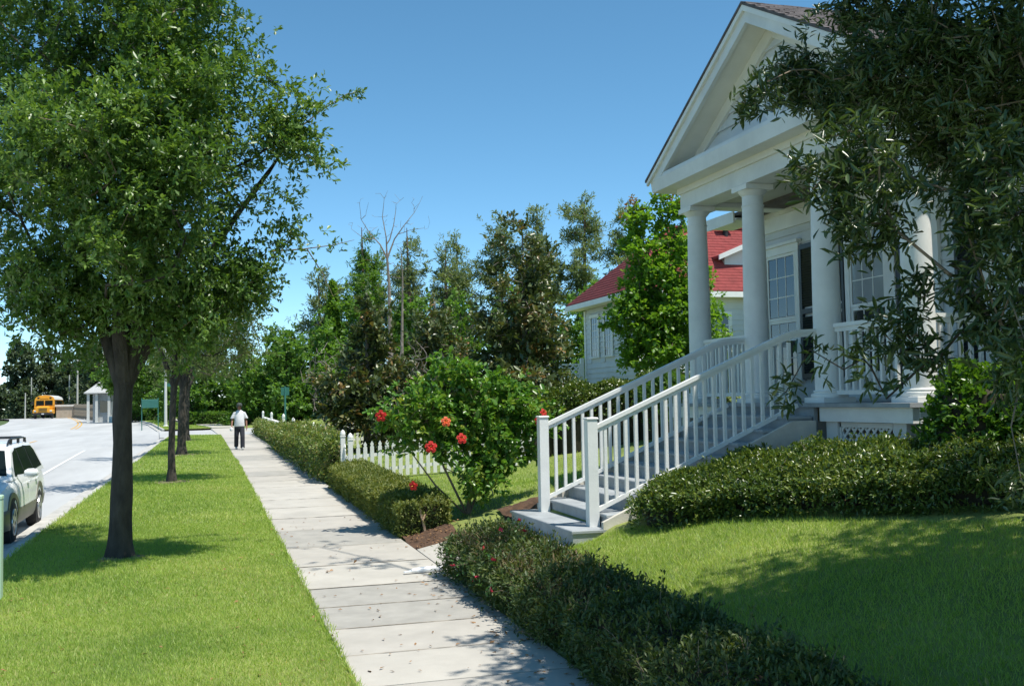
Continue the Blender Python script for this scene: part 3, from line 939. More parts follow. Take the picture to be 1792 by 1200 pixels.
for (a, c) in ((14.88, 15.36), (14.12, 14.54), (12.98 - .03, 12.99 + .0), (11.16, 11.62)):
    if c - a > .2: shutter(a, c, 2.38, 4.6)
d = MB().box(WX - .06, WX - .02, *door).build('door', M['door'], house)
for (a, c) in ((2.2, 2.95), (3.1, 4.15)):
    MB().box(WX - .075, WX - .061, 12.2, 12.74, a, c, .01).build('door_panel', M['door'], d)
MB().lathe([(.0, -.03), (.028, -.025), (.03, 0), (.02, .02)], (WX - .09, 12.16, 3.0), 12, 'x').build('handle', M['alloy'], d, smooth=True)
MB().box(WX - .075, WX - .021, 11.93, 12.07, FL, 4.46).box(WX - .075, WX - .021, 12.87, 13.0, FL, 4.46).box(WX - .09, WX - .021, 11.9, 13.03, 4.461, 4.62).build('door_frame', M['white'], house)
# main roof with its eave to the street
pr = [(9.02, 5.33), (12.9, 6.72), (16.8, 5.33), (16.8, 5.28), (9.02, 5.28)]
MB().prism([(p, q) for p, q in pr], 2.4, 17.62, 'y').build('roof', M['shingle'], house)
MB().box(8.99, 9.018, 16.55, 17.64, 5.16, 5.36).build('eave_fascia', M['white'], house)
MB().box(8.99, 9.018, 2.4, 9.6, 5.16, 5.36).build('eave_fascia', M['white'], house)
MB().box(9.019, 9.55, 16.5, 17.62, 5.2, 5.24).build('eave_soffit', M['white_old'], house)
MB().box(9.019, 9.55, 2.4, 9.7, 5.2, 5.24).build('eave_soffit', M['white_old'], house)

# ---------------------------------------------------------------- the steps and their railings
steps = thing('porch_steps', 'grey painted front steps climbing between white railings to the porch', 'steps', (4.2, 13.15, .42))
for k in range(9):
    x0 = 4.22 if k == 0 else 4.69 + .355 * (k - 1)
    nx_ = 4.69 + .355 * k
    zt = .42 + .16 * (k + 1) + .0
    wy0, wy1 = (11.86, 14.46) if k == 0 else (11.93, 14.38)
    t = MB().box(x0 - .02, nx_ + .03 if k < 8 else nx_ - .012, wy0, wy1, zt - .035, zt, .008)
    t.build('tread', M['step'], steps)
    m = MB().box(x0 + .002 * (k % 2), nx_ - .002, wy0 + .02, wy1 - .02, max(.3, zt - .36), zt - .036)
    m.build('riser', M['step'], steps)
for s, (ya, yb) in enumerate(((11.86, 11.925), (14.385, 14.45))):
    pr = [(4.24, .3), (7.53, .3), (7.53, 1.80)]
    for k in range(8, 0, -1):
        x0 = 4.2 + .37 * k; zt = .42 + .16 * (k + 1) - .037
        pr += [(x0 + .0, zt), (x0 + .0, zt - .16)]
    MB().prism(pr[:3] + [(4.57, .54), (4.24, .54)], ya, yb, 'y') if False else None
    MB().prism([(4.6, .28), (7.53, .28), (7.53, 1.80), (7.2, 1.80), (4.6, .66)], ya + .0005, yb, 'y').build('stringer', M['stepbase'], steps)

def stair_rail(y, label):
    r = thing('stair_railing', label, 'railing', (4.62, y, .58), 'white railings of the front steps')
    MB().box(4.53, 4.66, y - .065, y + .065, .5805, 1.88, .012).box(4.52, 4.67, y - .075, y + .075, 1.8805, 1.905, .01).build('newel_post', M['white'], r)
    tz = lambda x: 1.80 + (x - 4.69) * .425
    bz = lambda x: .79 + (x - 4.69) * .432
    MB().bar((4.663, y, tz(4.663)), (7.12, y, tz(7.12)), .09, .045).bar((4.663, y, tz(4.663) - .05), (7.12, y, tz(7.12) - .05), .05, .05).build('top_rail', M['white'], r)
    # the easing that levels out and runs into the column
    pts = [(7.12 + .1 * i, tz(7.12) + .11 * math.sin(math.pi / 2 * min(1, i / 4.2)) + .004 * i) for i in range(8)]
    e = MB()
    for i in range(7):
        e.bar((pts[i][0], y, pts[i][1]), (pts[i + 1][0] + .004, y, pts[i + 1][1]), .09 - .001 * i, .045).bar((pts[i][0], y, pts[i][1] - .05), (pts[i + 1][0] + .004, y, pts[i + 1][1] - .05), .05 - .001 * i, .05)
    e.build('rail_easing', M['white'], r)
    MB().bar((4.663, y, bz(4.663)), (7.47, y, bz(7.47)), .055, .05).build('bottom_rail', M['white'], r)
    first = None
    for i in range(21):
        x = 4.78 + .1365 * i
        if x > 7.45: break
        if first is None:
            h = tz(x) - .07 - bz(x)
            first = MB().box(x - .02, x + .02, y - .02, y + .02, bz(x) + .0, bz(x) + h).build('baluster', M['white'], r, origin=(x, y, bz(x)))
        else:
            copy_of(first, (x, y, bz(x)), r)
    return r
stair_rail(12.2, 'white stair railing on the side nearer the azalea hedge, its square newel in full view')
stair_rail(14.1, 'white stair railing on the hibiscus side, its newel half hidden by hibiscus leaves')

def porch_rail(p, q, label):
    p, q = Vector((*p, 0)), Vector((*q, 0))
    d = (q - p); ln = d.length; d.normalize()
    r = thing('porch_railing', label, 'railing', (p.x, p.y, FL), 'white railings along the porch')
    z = lambda t, h: p + d * t + Vector((0, 0, FL + h))
    MB().bar(z(0, 1.0), z(ln, 1.0), .10, .05).bar(z(0, .945), z(ln, .945), .055, .058).build('top_rail', M['white'], r)
    MB().bar(z(0, .13), z(ln, .13), .06, .055).build('bottom_rail', M['white'], r)
    n = int(ln / .135)
    first = None
    for i in range(n):
        t = (i + .5) * ln / n
        c = z(t, .157)
        if first is None:
            first = MB().box(c.x - .021, c.x + .021, c.y - .021, c.y + .021, c.z, FL + .916).build('baluster', M['white'], r, origin=tuple(c))
        else:
            copy_of(first, tuple(c), r)
porch_rail((CX, CYS[0] + .2), (CX, CYS[1] - .2), 'white porch railing along the front between the two columns nearest the oak')
porch_rail((CX + .2, CYS[0] - .02), (WX - .06, CYS[0] - .02), 'sunlit white porch railing on the porch end nearest the oak, running back to the wall')
porch_rail((CX, CYS[2] + .2), (CX, CYS[3] - .2), 'white porch railing along the front left of the steps')
porch_rail((CX + .2, CYS[3] + .02), (WX - .06, CYS[3] + .02), 'white porch railing on the far porch end, below the first window')
# ================================================================= THE RED ROOFED NEIGHBOUR
nh = thing('house', 'pale clapboard house under a red hip roof, beyond the maple', 'house', (19, 38, 2.0))
bw = MB().box(15.1, 30, 35.0, 40.4, 1.2, 5.7).build('wall', M['bgsiding'], nh)
FWIN = ((38.9, 39.65, 3.75, 5.3), (37.45, 38.2, 3.75, 5.3))
boards(bw, 15.1, 35.0, 40.4, 1.9, 5.6, .2, [(a - .1, c + .1, lo - .06, hi + .12) for a, c, lo, hi in FWIN], 'bgsiding', .035)
z = 1.9
while z < 5.4:
    MB().add([(15.1, 34.998, z), (15.1, 34.965, z), (15.1, 34.995, z + .2), (30, 34.998, z), (30, 34.965, z), (30, 34.995, z + .2)],
             [(0, 2, 1), (3, 4, 5), (1, 2, 5, 4), (0, 1, 4, 3), (0, 3, 5, 2)]).build('clapboard', M['bgsiding'], bw)
    z += .2
MB().box(15.04, 15.2, 34.94, 35.1, 1.2, 5.65).build('corner_board', M['white'], nh)
MB().box(15.04, 15.2, 40.3, 40.45, 1.2, 5.65).build('corner_board', M['white'], nh)
def far_window(y0, y1, z0, z1):
    f = MB()
    f.box(15.03, 15.06, y0 - .1, y0, z0, z1).box(15.03, 15.06, y1, y1 + .1, z0, z1).box(15.02, 15.06, y0 - .12, y1 + .12, z1 + .001, z1 + .12).box(15.0, 15.06, y0 - .14, y1 + .14, z0 - .06, z0 - .001)
    fr = f.build('window', M['white'], nh)
    ny, nz = 3, 6
    for i in range(ny):
        for j in range(nz):
            dy, dz = (y1 - y0) / ny, (z1 - z0) / nz
            MB().box(15.055, 15.064, y0 + i * dy + .02, y0 + (i + 1) * dy - .02, z0 + j * dz + .018, z0 + (j + 1) * dz - .018).build('pane', M['glass'], fr)
    MB().box(15.066, 15.075, y0, y1, z0, z1).build('sash', M['white'], fr)
for q in FWIN: far_window(*q)
for xw in (17.6, 22.0):
    fw_ = MB().box(xw - .1, xw + 1.2, 34.93, 34.96, 3.3, 5.2).build('window', M['white'], nh)
    for i in range(3):
        for j in range(4):
            MB().box(xw + .05 + i * .34, xw + .36 + i * .34, 34.922, 34.929, 3.4 + j * .44, 3.8 + j * .44).build('pane', M['glass'], fw_)
E0, RZ = 5.85, 8.68
x0, x1, y0, y1 = 14.55, 30.5, 34.45, 41.1
ym, rx = 37.8, 17.7
RV = [(x0, y0, E0), (x1, y0, E0), (x1, y1, E0), (x0, y1, E0), (rx, ym, RZ), (x1, ym, RZ)]
for nm, f in (('roof', (0, 1, 5, 4)), ('roof', (3, 0, 4)), ('roof', (2, 3, 4, 5))):
    v = [Vector(RV[i]) for i in f]
    n = (v[1] - v[0]).cross(v[2] - v[0]).normalized() * .07
    k = len(v)
    MB().add(v + [p + n for p in v], [tuple(range(k - 1, -1, -1)), tuple(range(k, 2 * k))] + [(i, (i + 1) % k, (i + 1) % k + k, i + k) for i in range(k)]).build(nm, M['redroof'], nh)
# red shingle courses on the two slopes that show: single tabs, uneven
V, F = [], []
def tab(p, u, up, nrm, w_, e, lift):
    q = len(V)
    a = p + nrm * .075
    V.extend([a + nrm * lift, a + u * w_ + nrm * lift, a + u * w_ + up * e, a + up * e, a, a + u * w_])
    F.extend([(q, q + 1, q + 2, q + 3), (q + 4, q + 5, q + 1, q)])
for (A_, B_, T_, full) in (((x0, y0, E0), (x1, y0, E0), (rx, ym, RZ), True), ((x0, y1, E0), (x0, y0, E0), (rx, ym, RZ), False)):
    A_, B_, T_ = Vector(A_), Vector(B_), Vector(T_)
    u = (B_ - A_).normalized()
    foot = A_ + u * (T_ - A_).dot(u)
    up = (T_ - foot); hgt = up.length; up.normalize()
    nrm = u.cross(up).normalized()
    rows = 22
    for r in range(rows):
        t = r / rows
        sx = (T_ - A_).dot(u) * t
        ex = (B_ - A_).length - (0 if full else ((B_ - A_).length - (T_ - A_).dot(u)) * t)
        c = sx
        w0 = .5 if full else .9
        if r % 2: c -= w0 / 2
        while c < ex:
            a, e_ = max(c, sx), min(c + w0 - .012, ex)
            if e_ - a > .05 and (not full or a < 9):
                tab(A_ + u * a + up * (hgt * t), u, up, nrm, e_ - a, hgt / rows * 1.08, .004 + rng.random() * .006)
            c += w0
o = link_mesh('shingles', mesh_np('shingles', [tuple(p) for p in V], F), M['redroof'], nh); o['kind'] = 'stuff'
MB().box(14.5, 30.5, 34.36, 34.45, 5.68, 5.88).build('gutter', M['white'], nh)
MB().box(14.46, 14.55, 34.36, 41.1, 5.68, 5.88).build('gutter', M['white'], nh)
MB().box(14.56, 30.4, 34.46, 34.96, 5.69, 5.73).build('eave_soffit', M['cream'], nh)
MB().box(14.56, 15.03, 34.97, 41.0, 5.69, 5.73).build('eave_soffit', M['cream'], nh)
MB().bar((rx, ym, RZ + .1), (x1, ym, RZ + .1), .3, .06).build('ridge_cap', M['redroof'], nh)
MB().tube([(19.65, 37.4, 8.78), (20.25, 37.4, 8.78)], .16, 12).build('roof_vent', mat('clay_vent', (.5, .22, .16), .8), nh, smooth=True)
MB().tube([(19.95, 37.4, 8.3), (19.95, 37.4, 8.7)], .1, 10).build('vent_stack', M['black'], nh, smooth=True)
MB().tube([(21.0, 37.0, 7.9), (21.0, 37.0, 8.35)], .04, 8).build('vent_pipe', M['black'], nh)
# gabled dormer on the slope
DX = 20.25
MB().prism([(DX - 1.25, 6.4), (DX + 1.25, 6.4), (DX + 1.25, 7.35), (DX, 7.85), (DX - 1.25, 7.35)], 35.75, 37.2, 'y').build('dormer_wall', M['bgsiding'], nh)
for s in (-1, 1):
    MB().prism([(DX, 8.02), (DX + s * 1.62, 7.36), (DX + s * 1.62, 7.26), (DX, 7.92)], 35.45, 37.6, 'y').build('dormer_roof', M['redroof'], nh)
    MB().prism([(DX, 8.04), (DX + s * 1.66, 7.36), (DX + s * 1.66, 7.18), (DX, 7.86)], 35.38, 35.448, 'y').build('dormer_rake', M['white_old'], nh)
# lower wing
MB().box(20.4, 27.5, 31.5, 34.9, 1.2, 4.35).build('wing_wall', M['bgsiding'], nh)
MB().prism([(31.0, 4.3), (34.96, 5.45), (34.96, 5.3), (31.0, 4.2)], 20.0, 28, 'x') .build('wing_roof', M['redroof'], nh)
MB().box(20.0, 28, 30.92, 31.0, 4.12, 4.32).build('wing_gutter', M['white'], nh)
# front porch pier that shows lit under the maple
# lattice screen beside the neighbour
ls = thing('lattice_screen', 'white lattice screen panel with a post beside the red roofed house', 'lattice fence', (14.3, 40.4, 1.9))
lattice(ls, 'lattice_panel', (13.2, 41.2), (14.85, 40.6), 2.45, 3.5, 7, .02, .055)
MB().box(14.88, 15.02, 40.48, 40.62, 1.8, 3.75, .02).build('post', M['white'], ls)
MB().box(13.1, 13.2, 41.18, 41.28, 1.8, 3.7, .02).build('post', M['white'], ls)
MB().bar((13.2, 41.2, 2.15), (14.88, 40.6, 2.15), .03, .5).build('kick_board', M['white_old'], ls)

# ================================================================= PICKET FENCE
def picket_mesh(h=.82, wd=.085, t=.02):
    pr = [(-wd / 2, 0), (wd / 2, 0), (wd / 2, h - .13), (wd * .28, h - .105), (wd * .46, h - .07), (0, h), (-wd * .46, h - .07), (-wd * .28, h - .105), (-wd / 2, h - .13)]
    return pr, t
pf_n = [0]
def fence_run(root, p, q, px, skip_ends=.1, sp=.155, zf=None):
    p, q = Vector((*p, 0)), Vector((*q, 0))
    d = q - p; ln = d.length; d.normalize()
    n = Vector((-d.y, d.x, 0))
    first = None
    ang = math.atan2(d.y, d.x)
    k = max(1, int((ln - 2 * skip_ends) / sp))
    for i in range(k + 1):
        t = skip_ends + (ln - 2 * skip_ends) * i / k
        c = p + d * t
        c.z = float(zf(c.x, c.y)) + .05
        if first is None and not px:
            pr, th = picket_mesh()
            m = MB().prism(pr, -th / 2, th / 2, 'y')
            first = m.build('picket', M['white'], root, origin=None)
            # the mesh was made round the world origin: give it its own place
            first.data.transform(Matrix.Translation(ORG[root]))
            first.location = c - ORG[root]
            ORG[first] = c.copy()
            px.append(first)
            first.rotation_euler.z = ang
        else:
            copy_of(px[0], c, root, rot=(rng.normal(0, .008), rng.normal(0, .012), ang))
    zs = lambda t: float(zf((p + d * t).x, (p + d * t).y))
    for h in (.24, .58):
        MB().bar(p + n * .028 + Vector((0, 0, zs(0) + h)), q + n * .028 + Vector((0, 0, zs(ln) + h)), .03, .07).build('rail', M['white'], root)
def fence_post(root, x, y, zf, h=1.05):
    z = float(zf(x, y))
    MB().box(x - .05, x + .05, y - .05, y + .05, z - .02, z + h - .16, .004).box(x - .06, x + .06, y - .06, y + .06, z + h - .159, z + h - .135, .004).lathe([(.045, z + h - .134), (.062, z + h - .11), (.06, z + h - .08), (.04, z + h - .03), (.008, z + h)], (x, y, 0), 12).build('post', M['white'], root, smooth=True)
px = []
f1 = thing('picket_fence', 'white picket fence with pointed pickets crossing the lawn behind the hibiscus', 'fence', (3.3, 23.6, .45), 'white picket fences')
fence_run(f1, (3.27, 23.6), (7.4, 23.5), px, zf=ground)
fence_post(f1, 3.2, 23.62, ground, 1.12)
fence_post(f1, 5.6, 23.62, ground, 1.02)
f2 = thing('picket_fence', 'white picket fence along the sidewalk, mostly hidden by the tall rose hedge', 'fence', (3.3, 25, .45), 'white picket fences')
fence_run(f2, (3.16, 36.9), (3.12, 23.8), px, zf=ground)
fence_run(f2, (3.32, 58.5), (3.18, 37.3), px, zf=ground, sp=.2)
for y in (23.98, 30.4, 37.1, 44.0, 51.5, 58.6): fence_post(f2, 3.08 if y < 40 else 3.26, y, ground, 1.2)
f3 = thing('picket_fence', 'far white picket fence running back from the sidewalk beyond the rose hedge', 'fence', (3.4, 37, .6), 'white picket fences')
fence_run(f3, (3.45, 37.1), (6.8, 37.2), px, zf=ground)
fence_post(f3, 6.9, 37.2, ground, 1.1)

# ================================================================= THE WALKING MAN
def skin_body(name, V, E, rad, m, parent, sub=2, root_i=0):
    me = bpy.data.meshes.new(name)
    me.from_pydata([Vector(v) for v in V], E, [])
    o = bpy.data.objects.new(name, me)
    col.objects.link(o)
    sk = o.modifiers.new('skin', 'SKIN')
    sk.use_smooth_shade = True
    for i, r in enumerate(rad):
        rr = r if hasattr(r, '__len__') else (r, r)
        me.skin_vertices[0].data[i].radius = rr
    me.skin_vertices[0].data[root_i].use_root = True
    if sub:
        o.modifiers.new('sub', 'SUBSURF').levels = sub
        o.modifiers['sub'].render_levels = sub
    bpy.context.view_layer.update()
    dg = bpy.context.evaluated_depsgraph_get()
    nm = bpy.data.meshes.new_from_object(o.evaluated_get(dg))
    bpy.data.objects.remove(o)
    nm.name = name
    nm.polygons.foreach_set('use_smooth', np.ones(len(nm.polygons), bool))
    nm.materials.clear()
    return link_mesh(name, nm, m, parent)
mx, my = 1.42, 41.1
mz = float(b(my)) + .016
man = thing('person', 'man in a white T-shirt, dark trousers and dark cap walking up the sidewalk', 'person', (mx, my, mz))
def W(p): return (mx + p[0], my + p[1], mz + p[2])
# facing the camera (-y); his right leg (our left) trails, left leg leads
PB = {'pel': (0, 0, .93), 'sp1': (0, -.01, 1.08), 'sp2': (0, -.0, 1.25), 'chest': (0, .0, 1.38), 'neck': (0, .0, 1.47), 'neck2': (0, -.015, 1.53), 'head': (0, -.03, 1.62), 'crown': (0, -.02, 1.70),
      'hl': (.09, 0, .90), 'kl': (.10, -.13, .49), 'al': (.10, -.17, .09), 'tl': (.115, -.33, .035),
      'hr': (-.09, 0, .90), 'kr': (-.105, .02, .49), 'ar': (-.11, .22, .13), 'tr': (-.115, .10, .035),
      'sl': (.185, .0, 1.40), 'el': (.245, .06, 1.12), 'wl': (.26, -.03, .86), 'pl': (.262, -.06, .78),
      'sr': (-.185, .0, 1.40), 'er': (-.255, .03, 1.13), 'wr': (-.285, -.10, .90), 'pr': (-.29, -.14, .82)}
nm = list(PB)
ed = [('pel', 'sp1'), ('sp1', 'sp2'), ('sp2', 'chest'), ('chest', 'neck'), ('neck', 'neck2'), ('neck2', 'head'), ('head', 'crown'), ('pel', 'hl'), ('hl', 'kl'), ('kl', 'al'), ('al', 'tl'), ('pel', 'hr'), ('hr', 'kr'), ('kr', 'ar'), ('ar', 'tr'),
      ('chest', 'sl'), ('sl', 'el'), ('el', 'wl'), ('wl', 'pl'), ('chest', 'sr'), ('sr', 'er'), ('er', 'wr'), ('wr', 'pr')]
rd = {'pel': (.135, .11), 'sp1': (.14, .12), 'sp2': (.15, .115), 'chest': (.15, .11), 'neck': .06, 'neck2': .055, 'head': (.078, .095), 'crown': (.062, .075), 'hl': .085, 'kl': .058, 'al': .043, 'tl': .038,
      'hr': .085, 'kr': .058, 'ar': .043, 'tr': .038, 'sl': .062, 'el': .042, 'wl': .03, 'pl': .035, 'sr': .062, 'er': .042, 'wr': .03, 'pr': .035}
BODY_LATER = True
def cloth(name, tubes, m, vox=.016):
    """one closed surface from overlapping tapered tubes; each ring is (x,y,z,rx,ry)."""
    mb = MB()
    for rings in tubes:
        n = 16
        V, F = [], []
        for (x, y, z, rx, ry) in rings:
            V += [W((x + rx * math.cos(2 * math.pi * k / n), y + ry * math.sin(2 * math.pi * k / n), z)) for k in range(n)]
        for q in range(len(rings) - 1):
            for k in range(n):
                F.append((q * n + k, q * n + (k + 1) % n, (q + 1) * n + (k + 1) % n, (q + 1) * n + k))
        F += [tuple(range(n - 1, -1, -1)), tuple((len(rings) - 1) * n + k for k in range(n))]
        mb.add(V, F)
    me = bpy.data.meshes.new(name)
    me.from_pydata(mb.v, [], mb.f)
    import bmesh
    bm = bmesh.new(); bm.from_mesh(me); bmesh.ops.recalc_face_normals(bm, faces=bm.faces); bm.to_mesh(me); bm.free()
    o = bpy.data.objects.new(name, me); col.objects.link(o)
    r = o.modifiers.new('remesh', 'REMESH'); r.mode = 'VOXEL'; r.voxel_size = vox; r.use_smooth_shade = True
    sm = o.modifiers.new('smooth', 'SMOOTH'); sm.factor = .6; sm.iterations = 5
    bpy.context.view_layer.update()
    nm = bpy.data.meshes.new_from_object(o.evaluated_get(bpy.context.evaluated_depsgraph_get()))
    bpy.data.objects.remove(o)
    nm.name = name
    nm.polygons.foreach_set('use_smooth', np.ones(len(nm.polygons), bool))
    nm.materials.clear()
    return link_mesh(name, nm, m, man)
def limb(p, q, r0, r1, n=6, ov=.0):
    return [(p[0] + (q[0] - p[0]) * t, p[1] + (q[1] - p[1]) * t, p[2] + (q[2] - p[2]) * t, r0 + (r1 - r0) * t, (r0 + (r1 - r0) * t) * 1.05) for t in np.linspace(0, 1, n)]
hx, hy = 0, -.03
body = cloth('body', [[(0, 0, .82, .14, .11), (0, 0, .95, .15, .115), (0, -.01, 1.1, .145, .12), (0, 0, 1.25, .155, .115), (0, 0, 1.38, .16, .10), (0, 0, 1.44, .09, .07), (0, -.003, 1.48, .058, .06), (0, -.012, 1.53, .056, .06), (0, -.03, 1.555, .062, .075), (0, -.035, 1.59, .075, .092), (0, -.032, 1.63, .08, .1), (0, -.028, 1.67, .078, .098), (0, -.024, 1.71, .058, .075), (0, -.02, 1.732, .02, .03)],
                      limb((.15, 0, 1.40), PB['el'], .055, .043), limb(PB['el'], PB['wl'], .043, .03), limb(PB['wl'], PB['pl'], .03, .036),
                      limb((-.15, 0, 1.40), PB['er'], .055, .043), limb(PB['er'], PB['wr'], .043, .03), limb(PB['wr'], PB['pr'], .03, .036),
                      limb((.085, 0, .9), PB['kl'], .085, .058), limb(PB['kl'], PB['al'], .056, .042), limb((-.085, 0, .9), PB['kr'], .085, .058), limb(PB['kr'], PB['ar'], .056, .042)], M['skin'], .012)
# fingers and thumb of each hand, each its own short chain rooted in the palm
for s, (px_, py_, pz_) in ((1, PB['pl']), (-1, PB['pr'])):
    for k, ln_ in enumerate((.07, .08, .075, .06)):
        o0 = -.025 + .017 * k
        skin_body('finger', [W((px_, py_ + o0, pz_ + .01)), W((px_ - s * .004, py_ + o0 - .008, pz_ - .03)), W((px_ - s * .02, py_ + o0 - .016, pz_ - ln_))], [(0, 1), (1, 2)], [.010, .0095, .008], M['skin'], body, 1)
    skin_body('thumb', [W((px_, py_ - .02, pz_ + .03)), W((px_ - s * .015, py_ - .05, pz_ + .0)), W((px_ - s * .02, py_ - .055, pz_ - .03))], [(0, 1), (1, 2)], [.012, .011, .009], M['skin'], body, 1)
cloth('t_shirt', [[(0, 0, .86, .195, .15), (0, -.003, .92, .192, .152), (0, -.012, 1.02, .185, .152), (0, -.015, 1.12, .178, .148), (0, -.005, 1.25, .182, .14), (0, 0, 1.34, .185, .128), (0, 0, 1.40, .165, .11), (0, 0, 1.445, .11, .085), (0, 0, 1.475, .068, .065)],
                  limb((.14, 0, 1.40), (.245, .045, 1.16), .075, .085), limb((-.14, 0, 1.40), (-.252, .02, 1.16), .075, .085)], M['shirt'], .014)
cloth('trousers', [[(0, 0, 1.0, .165, .13), (0, 0, .90, .172, .138), (0, 0, .80, .165, .135), (0, 0, .74, .10, .12)],
                   limb((.085, 0, .86), (.105, -.13, .49), .105, .085) , limb((.105, -.13, .50), (.105, -.165, .06), .085, .082), limb((-.085, .0, .86), (-.11, .025, .49), .105, .085), limb((-.11, .025, .50), (-.115, .205, .10), .085, .08)], M['trousers'])
for (x, y, z, pit) in ((.11, -.25, .045, 0), (-.115, .16, .06, .35)):
    sh = MB().lathe([(.0, -.16), (.035, -.15), (.05, -.06), (.046, .04), (.05, .1), (.02, .135), (0, .14)], (0, 0, 0), 12, 'y')
    sh.v = [W((x + v[0], y + v[1] * math.cos(pit) - v[2] * math.sin(pit), z + max(v[2], -.04) * .9 + v[1] * math.sin(-pit) * -.4)) for v in sh.v]
    sh.build('shoe', M['shirt'] if False else mat('grey_white_shoe', (.5, .5, .48), .6), man, smooth=True)
hd = W((0, -.03, 1.63))
MB().lathe([(.104, .0), (.107, .03), (.10, .065), (.075, .1), (.03, .118), (.002, .12)], hd, 18).build('cap', M['cap'], man, smooth=True)
MB().add([W((x, -.03 - y, 1.64 - d)) for d in (0, .012) for (x, y) in ((-.075, .07), (-.06, .15), (0, .185), (.06, .15), (.075, .07))],
         [(0, 1, 2, 3, 4), (9, 8, 7, 6, 5)] + [(i, (i + 1) % 5, (i + 1) % 5 + 5, i + 5) for i in range(5)]).build('cap_peak', M['cap'], man)
MB().lathe([(.085, -.05), (.1, -.02), (.1, .01)], W((0, -.012, 1.61)), 14).build('hair', M['hair'], man, smooth=True)
for s in (-1, 1):
    MB().lathe([(0, -.008), (.011, -.006), (.012, 0), (0, .006)], W((s * .032, -.118, 1.605)), 8, 'y').build('eye', M['hair'], body)
    MB().lathe([(.0, -.012), (.02, -.008), (.024, 0), (.01, .01)], W((s * .083, -.02, 1.6)), 8, 'x').build('ear', M['skin'], body)
MB().add([W(p) for p in ((0, -.125, 1.61), (-.014, -.118, 1.572), (.014, -.118, 1.572), (0, -.148, 1.575))], [(0, 1, 3), (0, 3, 2), (1, 2, 3), (0, 2, 1)]).build('nose', M['skin'], body)
MB().box(*[q for p, r in zip(W((0, -.118, 1.545)), (.022, .006, .005)) for q in (p - r, p + r)]).build('mouth', mat('lip', (.16, .05, .045), .6), body)
MB().lathe([(.0, -.075), (.05, -.06), (.06, 0), (.045, .05), (.02, .075), (0, .08)], W((-.30, -.17, .77)), 10).build('rag', M['shirt'], None, smooth=True, origin=W((-.3, -.17, .77)))
tag(bpy.data.objects['rag'], 'small white cloth bundle in the hand of the walking man', 'cloth')

# ================================================================= PARKED WAGON
car = thing('parked_car', 'white station wagon with taupe lower body and roof rails, parked by the kerb', 'car', (-3.62, 17.1, .07))
OX, OY, OZ = -3.62, 17.02, float(b(18.5)) - .135 - .01
def Cv(x, y, z): return (OX + x, OY + y, OZ + z)
ST = [  # y, half width, z bottom, z top (belt / bonnet), roundness of nose
    (0.0, .60, .30, .60), (.06, .72, .26, .68), (.18, .79, .24, .735), (.45, .83, .24, .80), (.85, .853, .23, .875), (1.25, .862, .23, .945), (1.6, .866, .23, .965), (2.2, .868, .23, .975), (3.0, .868, .23, .985), (3.8, .866, .23, .99), (4.25, .85, .25, .985), (4.55, .82, .28, .96), (4.68, .76, .32, .90), (4.72, .70, .36, .80)]
def hw(y, z):
    ys_ = [s[0] for s in ST]
    w0 = np.interp(y, ys_, [s[1] for s in ST]); zb_ = np.interp(y, ys_, [s[2] for s in ST]); zt = np.interp(y, ys_, [s[3] for s in ST])
    t = (z - zb_) / (zt - zb_)
    return w0 * float(np.interp(t, [0, .12, .35, .6, .85, 1.0], [.93, .975, 1.0, 1.0, .975, .90])), zb_, zt
V, F = [], []
TS_ = [0, .12, .25, .35, .45, .6, .75, .87, .95, 1.0]
nr = 0
for (y, w_, zb_, zt) in ST:
    ring = []
    for t in TS_: ring.append((hw(y, zb_ + t * (zt - zb_))[0], zb_ + t * (zt - zb_)))
    cr = .035 if y < 1.3 else .0
    ring += [(ring[-1][0] * .8, zt + cr * .6 + .012), (ring[-1][0] * .4, zt + cr + .018)]
    full = ring + [(0, zt + cr * 1.1 + .02)] + [(-x, z) for x, z in ring[::-1]]
    nr = len(full)
    V += [Cv(x, y, z) for x, z in full]
for i in range(len(ST) - 1):
    for k in range(nr):
        j = (k + 1) % nr
        F.append((i * nr + k, i * nr + j, (i + 1) * nr + j, (i + 1) * nr + k))
F += [tuple(range(nr - 1, -1, -1)), tuple((len(ST) - 1) * nr + k for k in range(nr))]
MB().add(V, F).build('body', M['carpaint'], car, smooth=True)
# greenhouse
GP = [(1.12, .955), (1.95, 1.40), (2.3, 1.455), (3.0, 1.475), (3.8, 1.465), (4.2, 1.435), (4.42, 1.30), (4.66, .95)]
def ghw(z): return float(np.interp(z, [.95, 1.42, 1.48], [.80, .632, .55]))
V, F = [], []
NC = 9
for (y, zt) in GP:
    pts = []
    for t in np.linspace(0, 1, NC):
        z = .94 + (zt - .94) * t
        pts.append((ghw(z), z))
    pts += [(pts[-1][0] * .7, zt + .022 * (zt > 1.3)), (0, zt + .035 * (zt > 1.3))]
    full = pts + [(-x, z) for x, z in pts[-2::-1]]
    ng = len(full)
    V += [Cv(x, y, z) for x, z in full]
for i in range(len(GP) - 1):
    for k in range(ng - 1):
        F.append((i * ng + k, i * ng + k + 1, (i + 1) * ng + k + 1, (i + 1) * ng + k))
F += [tuple(range(ng - 1, -1, -1)), tuple((len(GP) - 1) * ng + k for k in range(ng))]
MB().add(V, F).build('cabin', M['carpaint'], car, smooth=True)
def side_pane(poly, s, off=.006, name='window', m='carglass'):
    v = [Cv(s * (ghw(z) + off), y, z) for y, z in poly]
    k = len(v)
    v += [Cv(s * (ghw(z) - .02), y, z) for y, z in poly]
    return MB().add(v, [tuple(range(k)), tuple(range(2 * k - 1, k - 1, -1))] + [(i, i + k, (i + 1) % k + k, (i + 1) % k) for i in range(k)]).build(name, M[m], car)
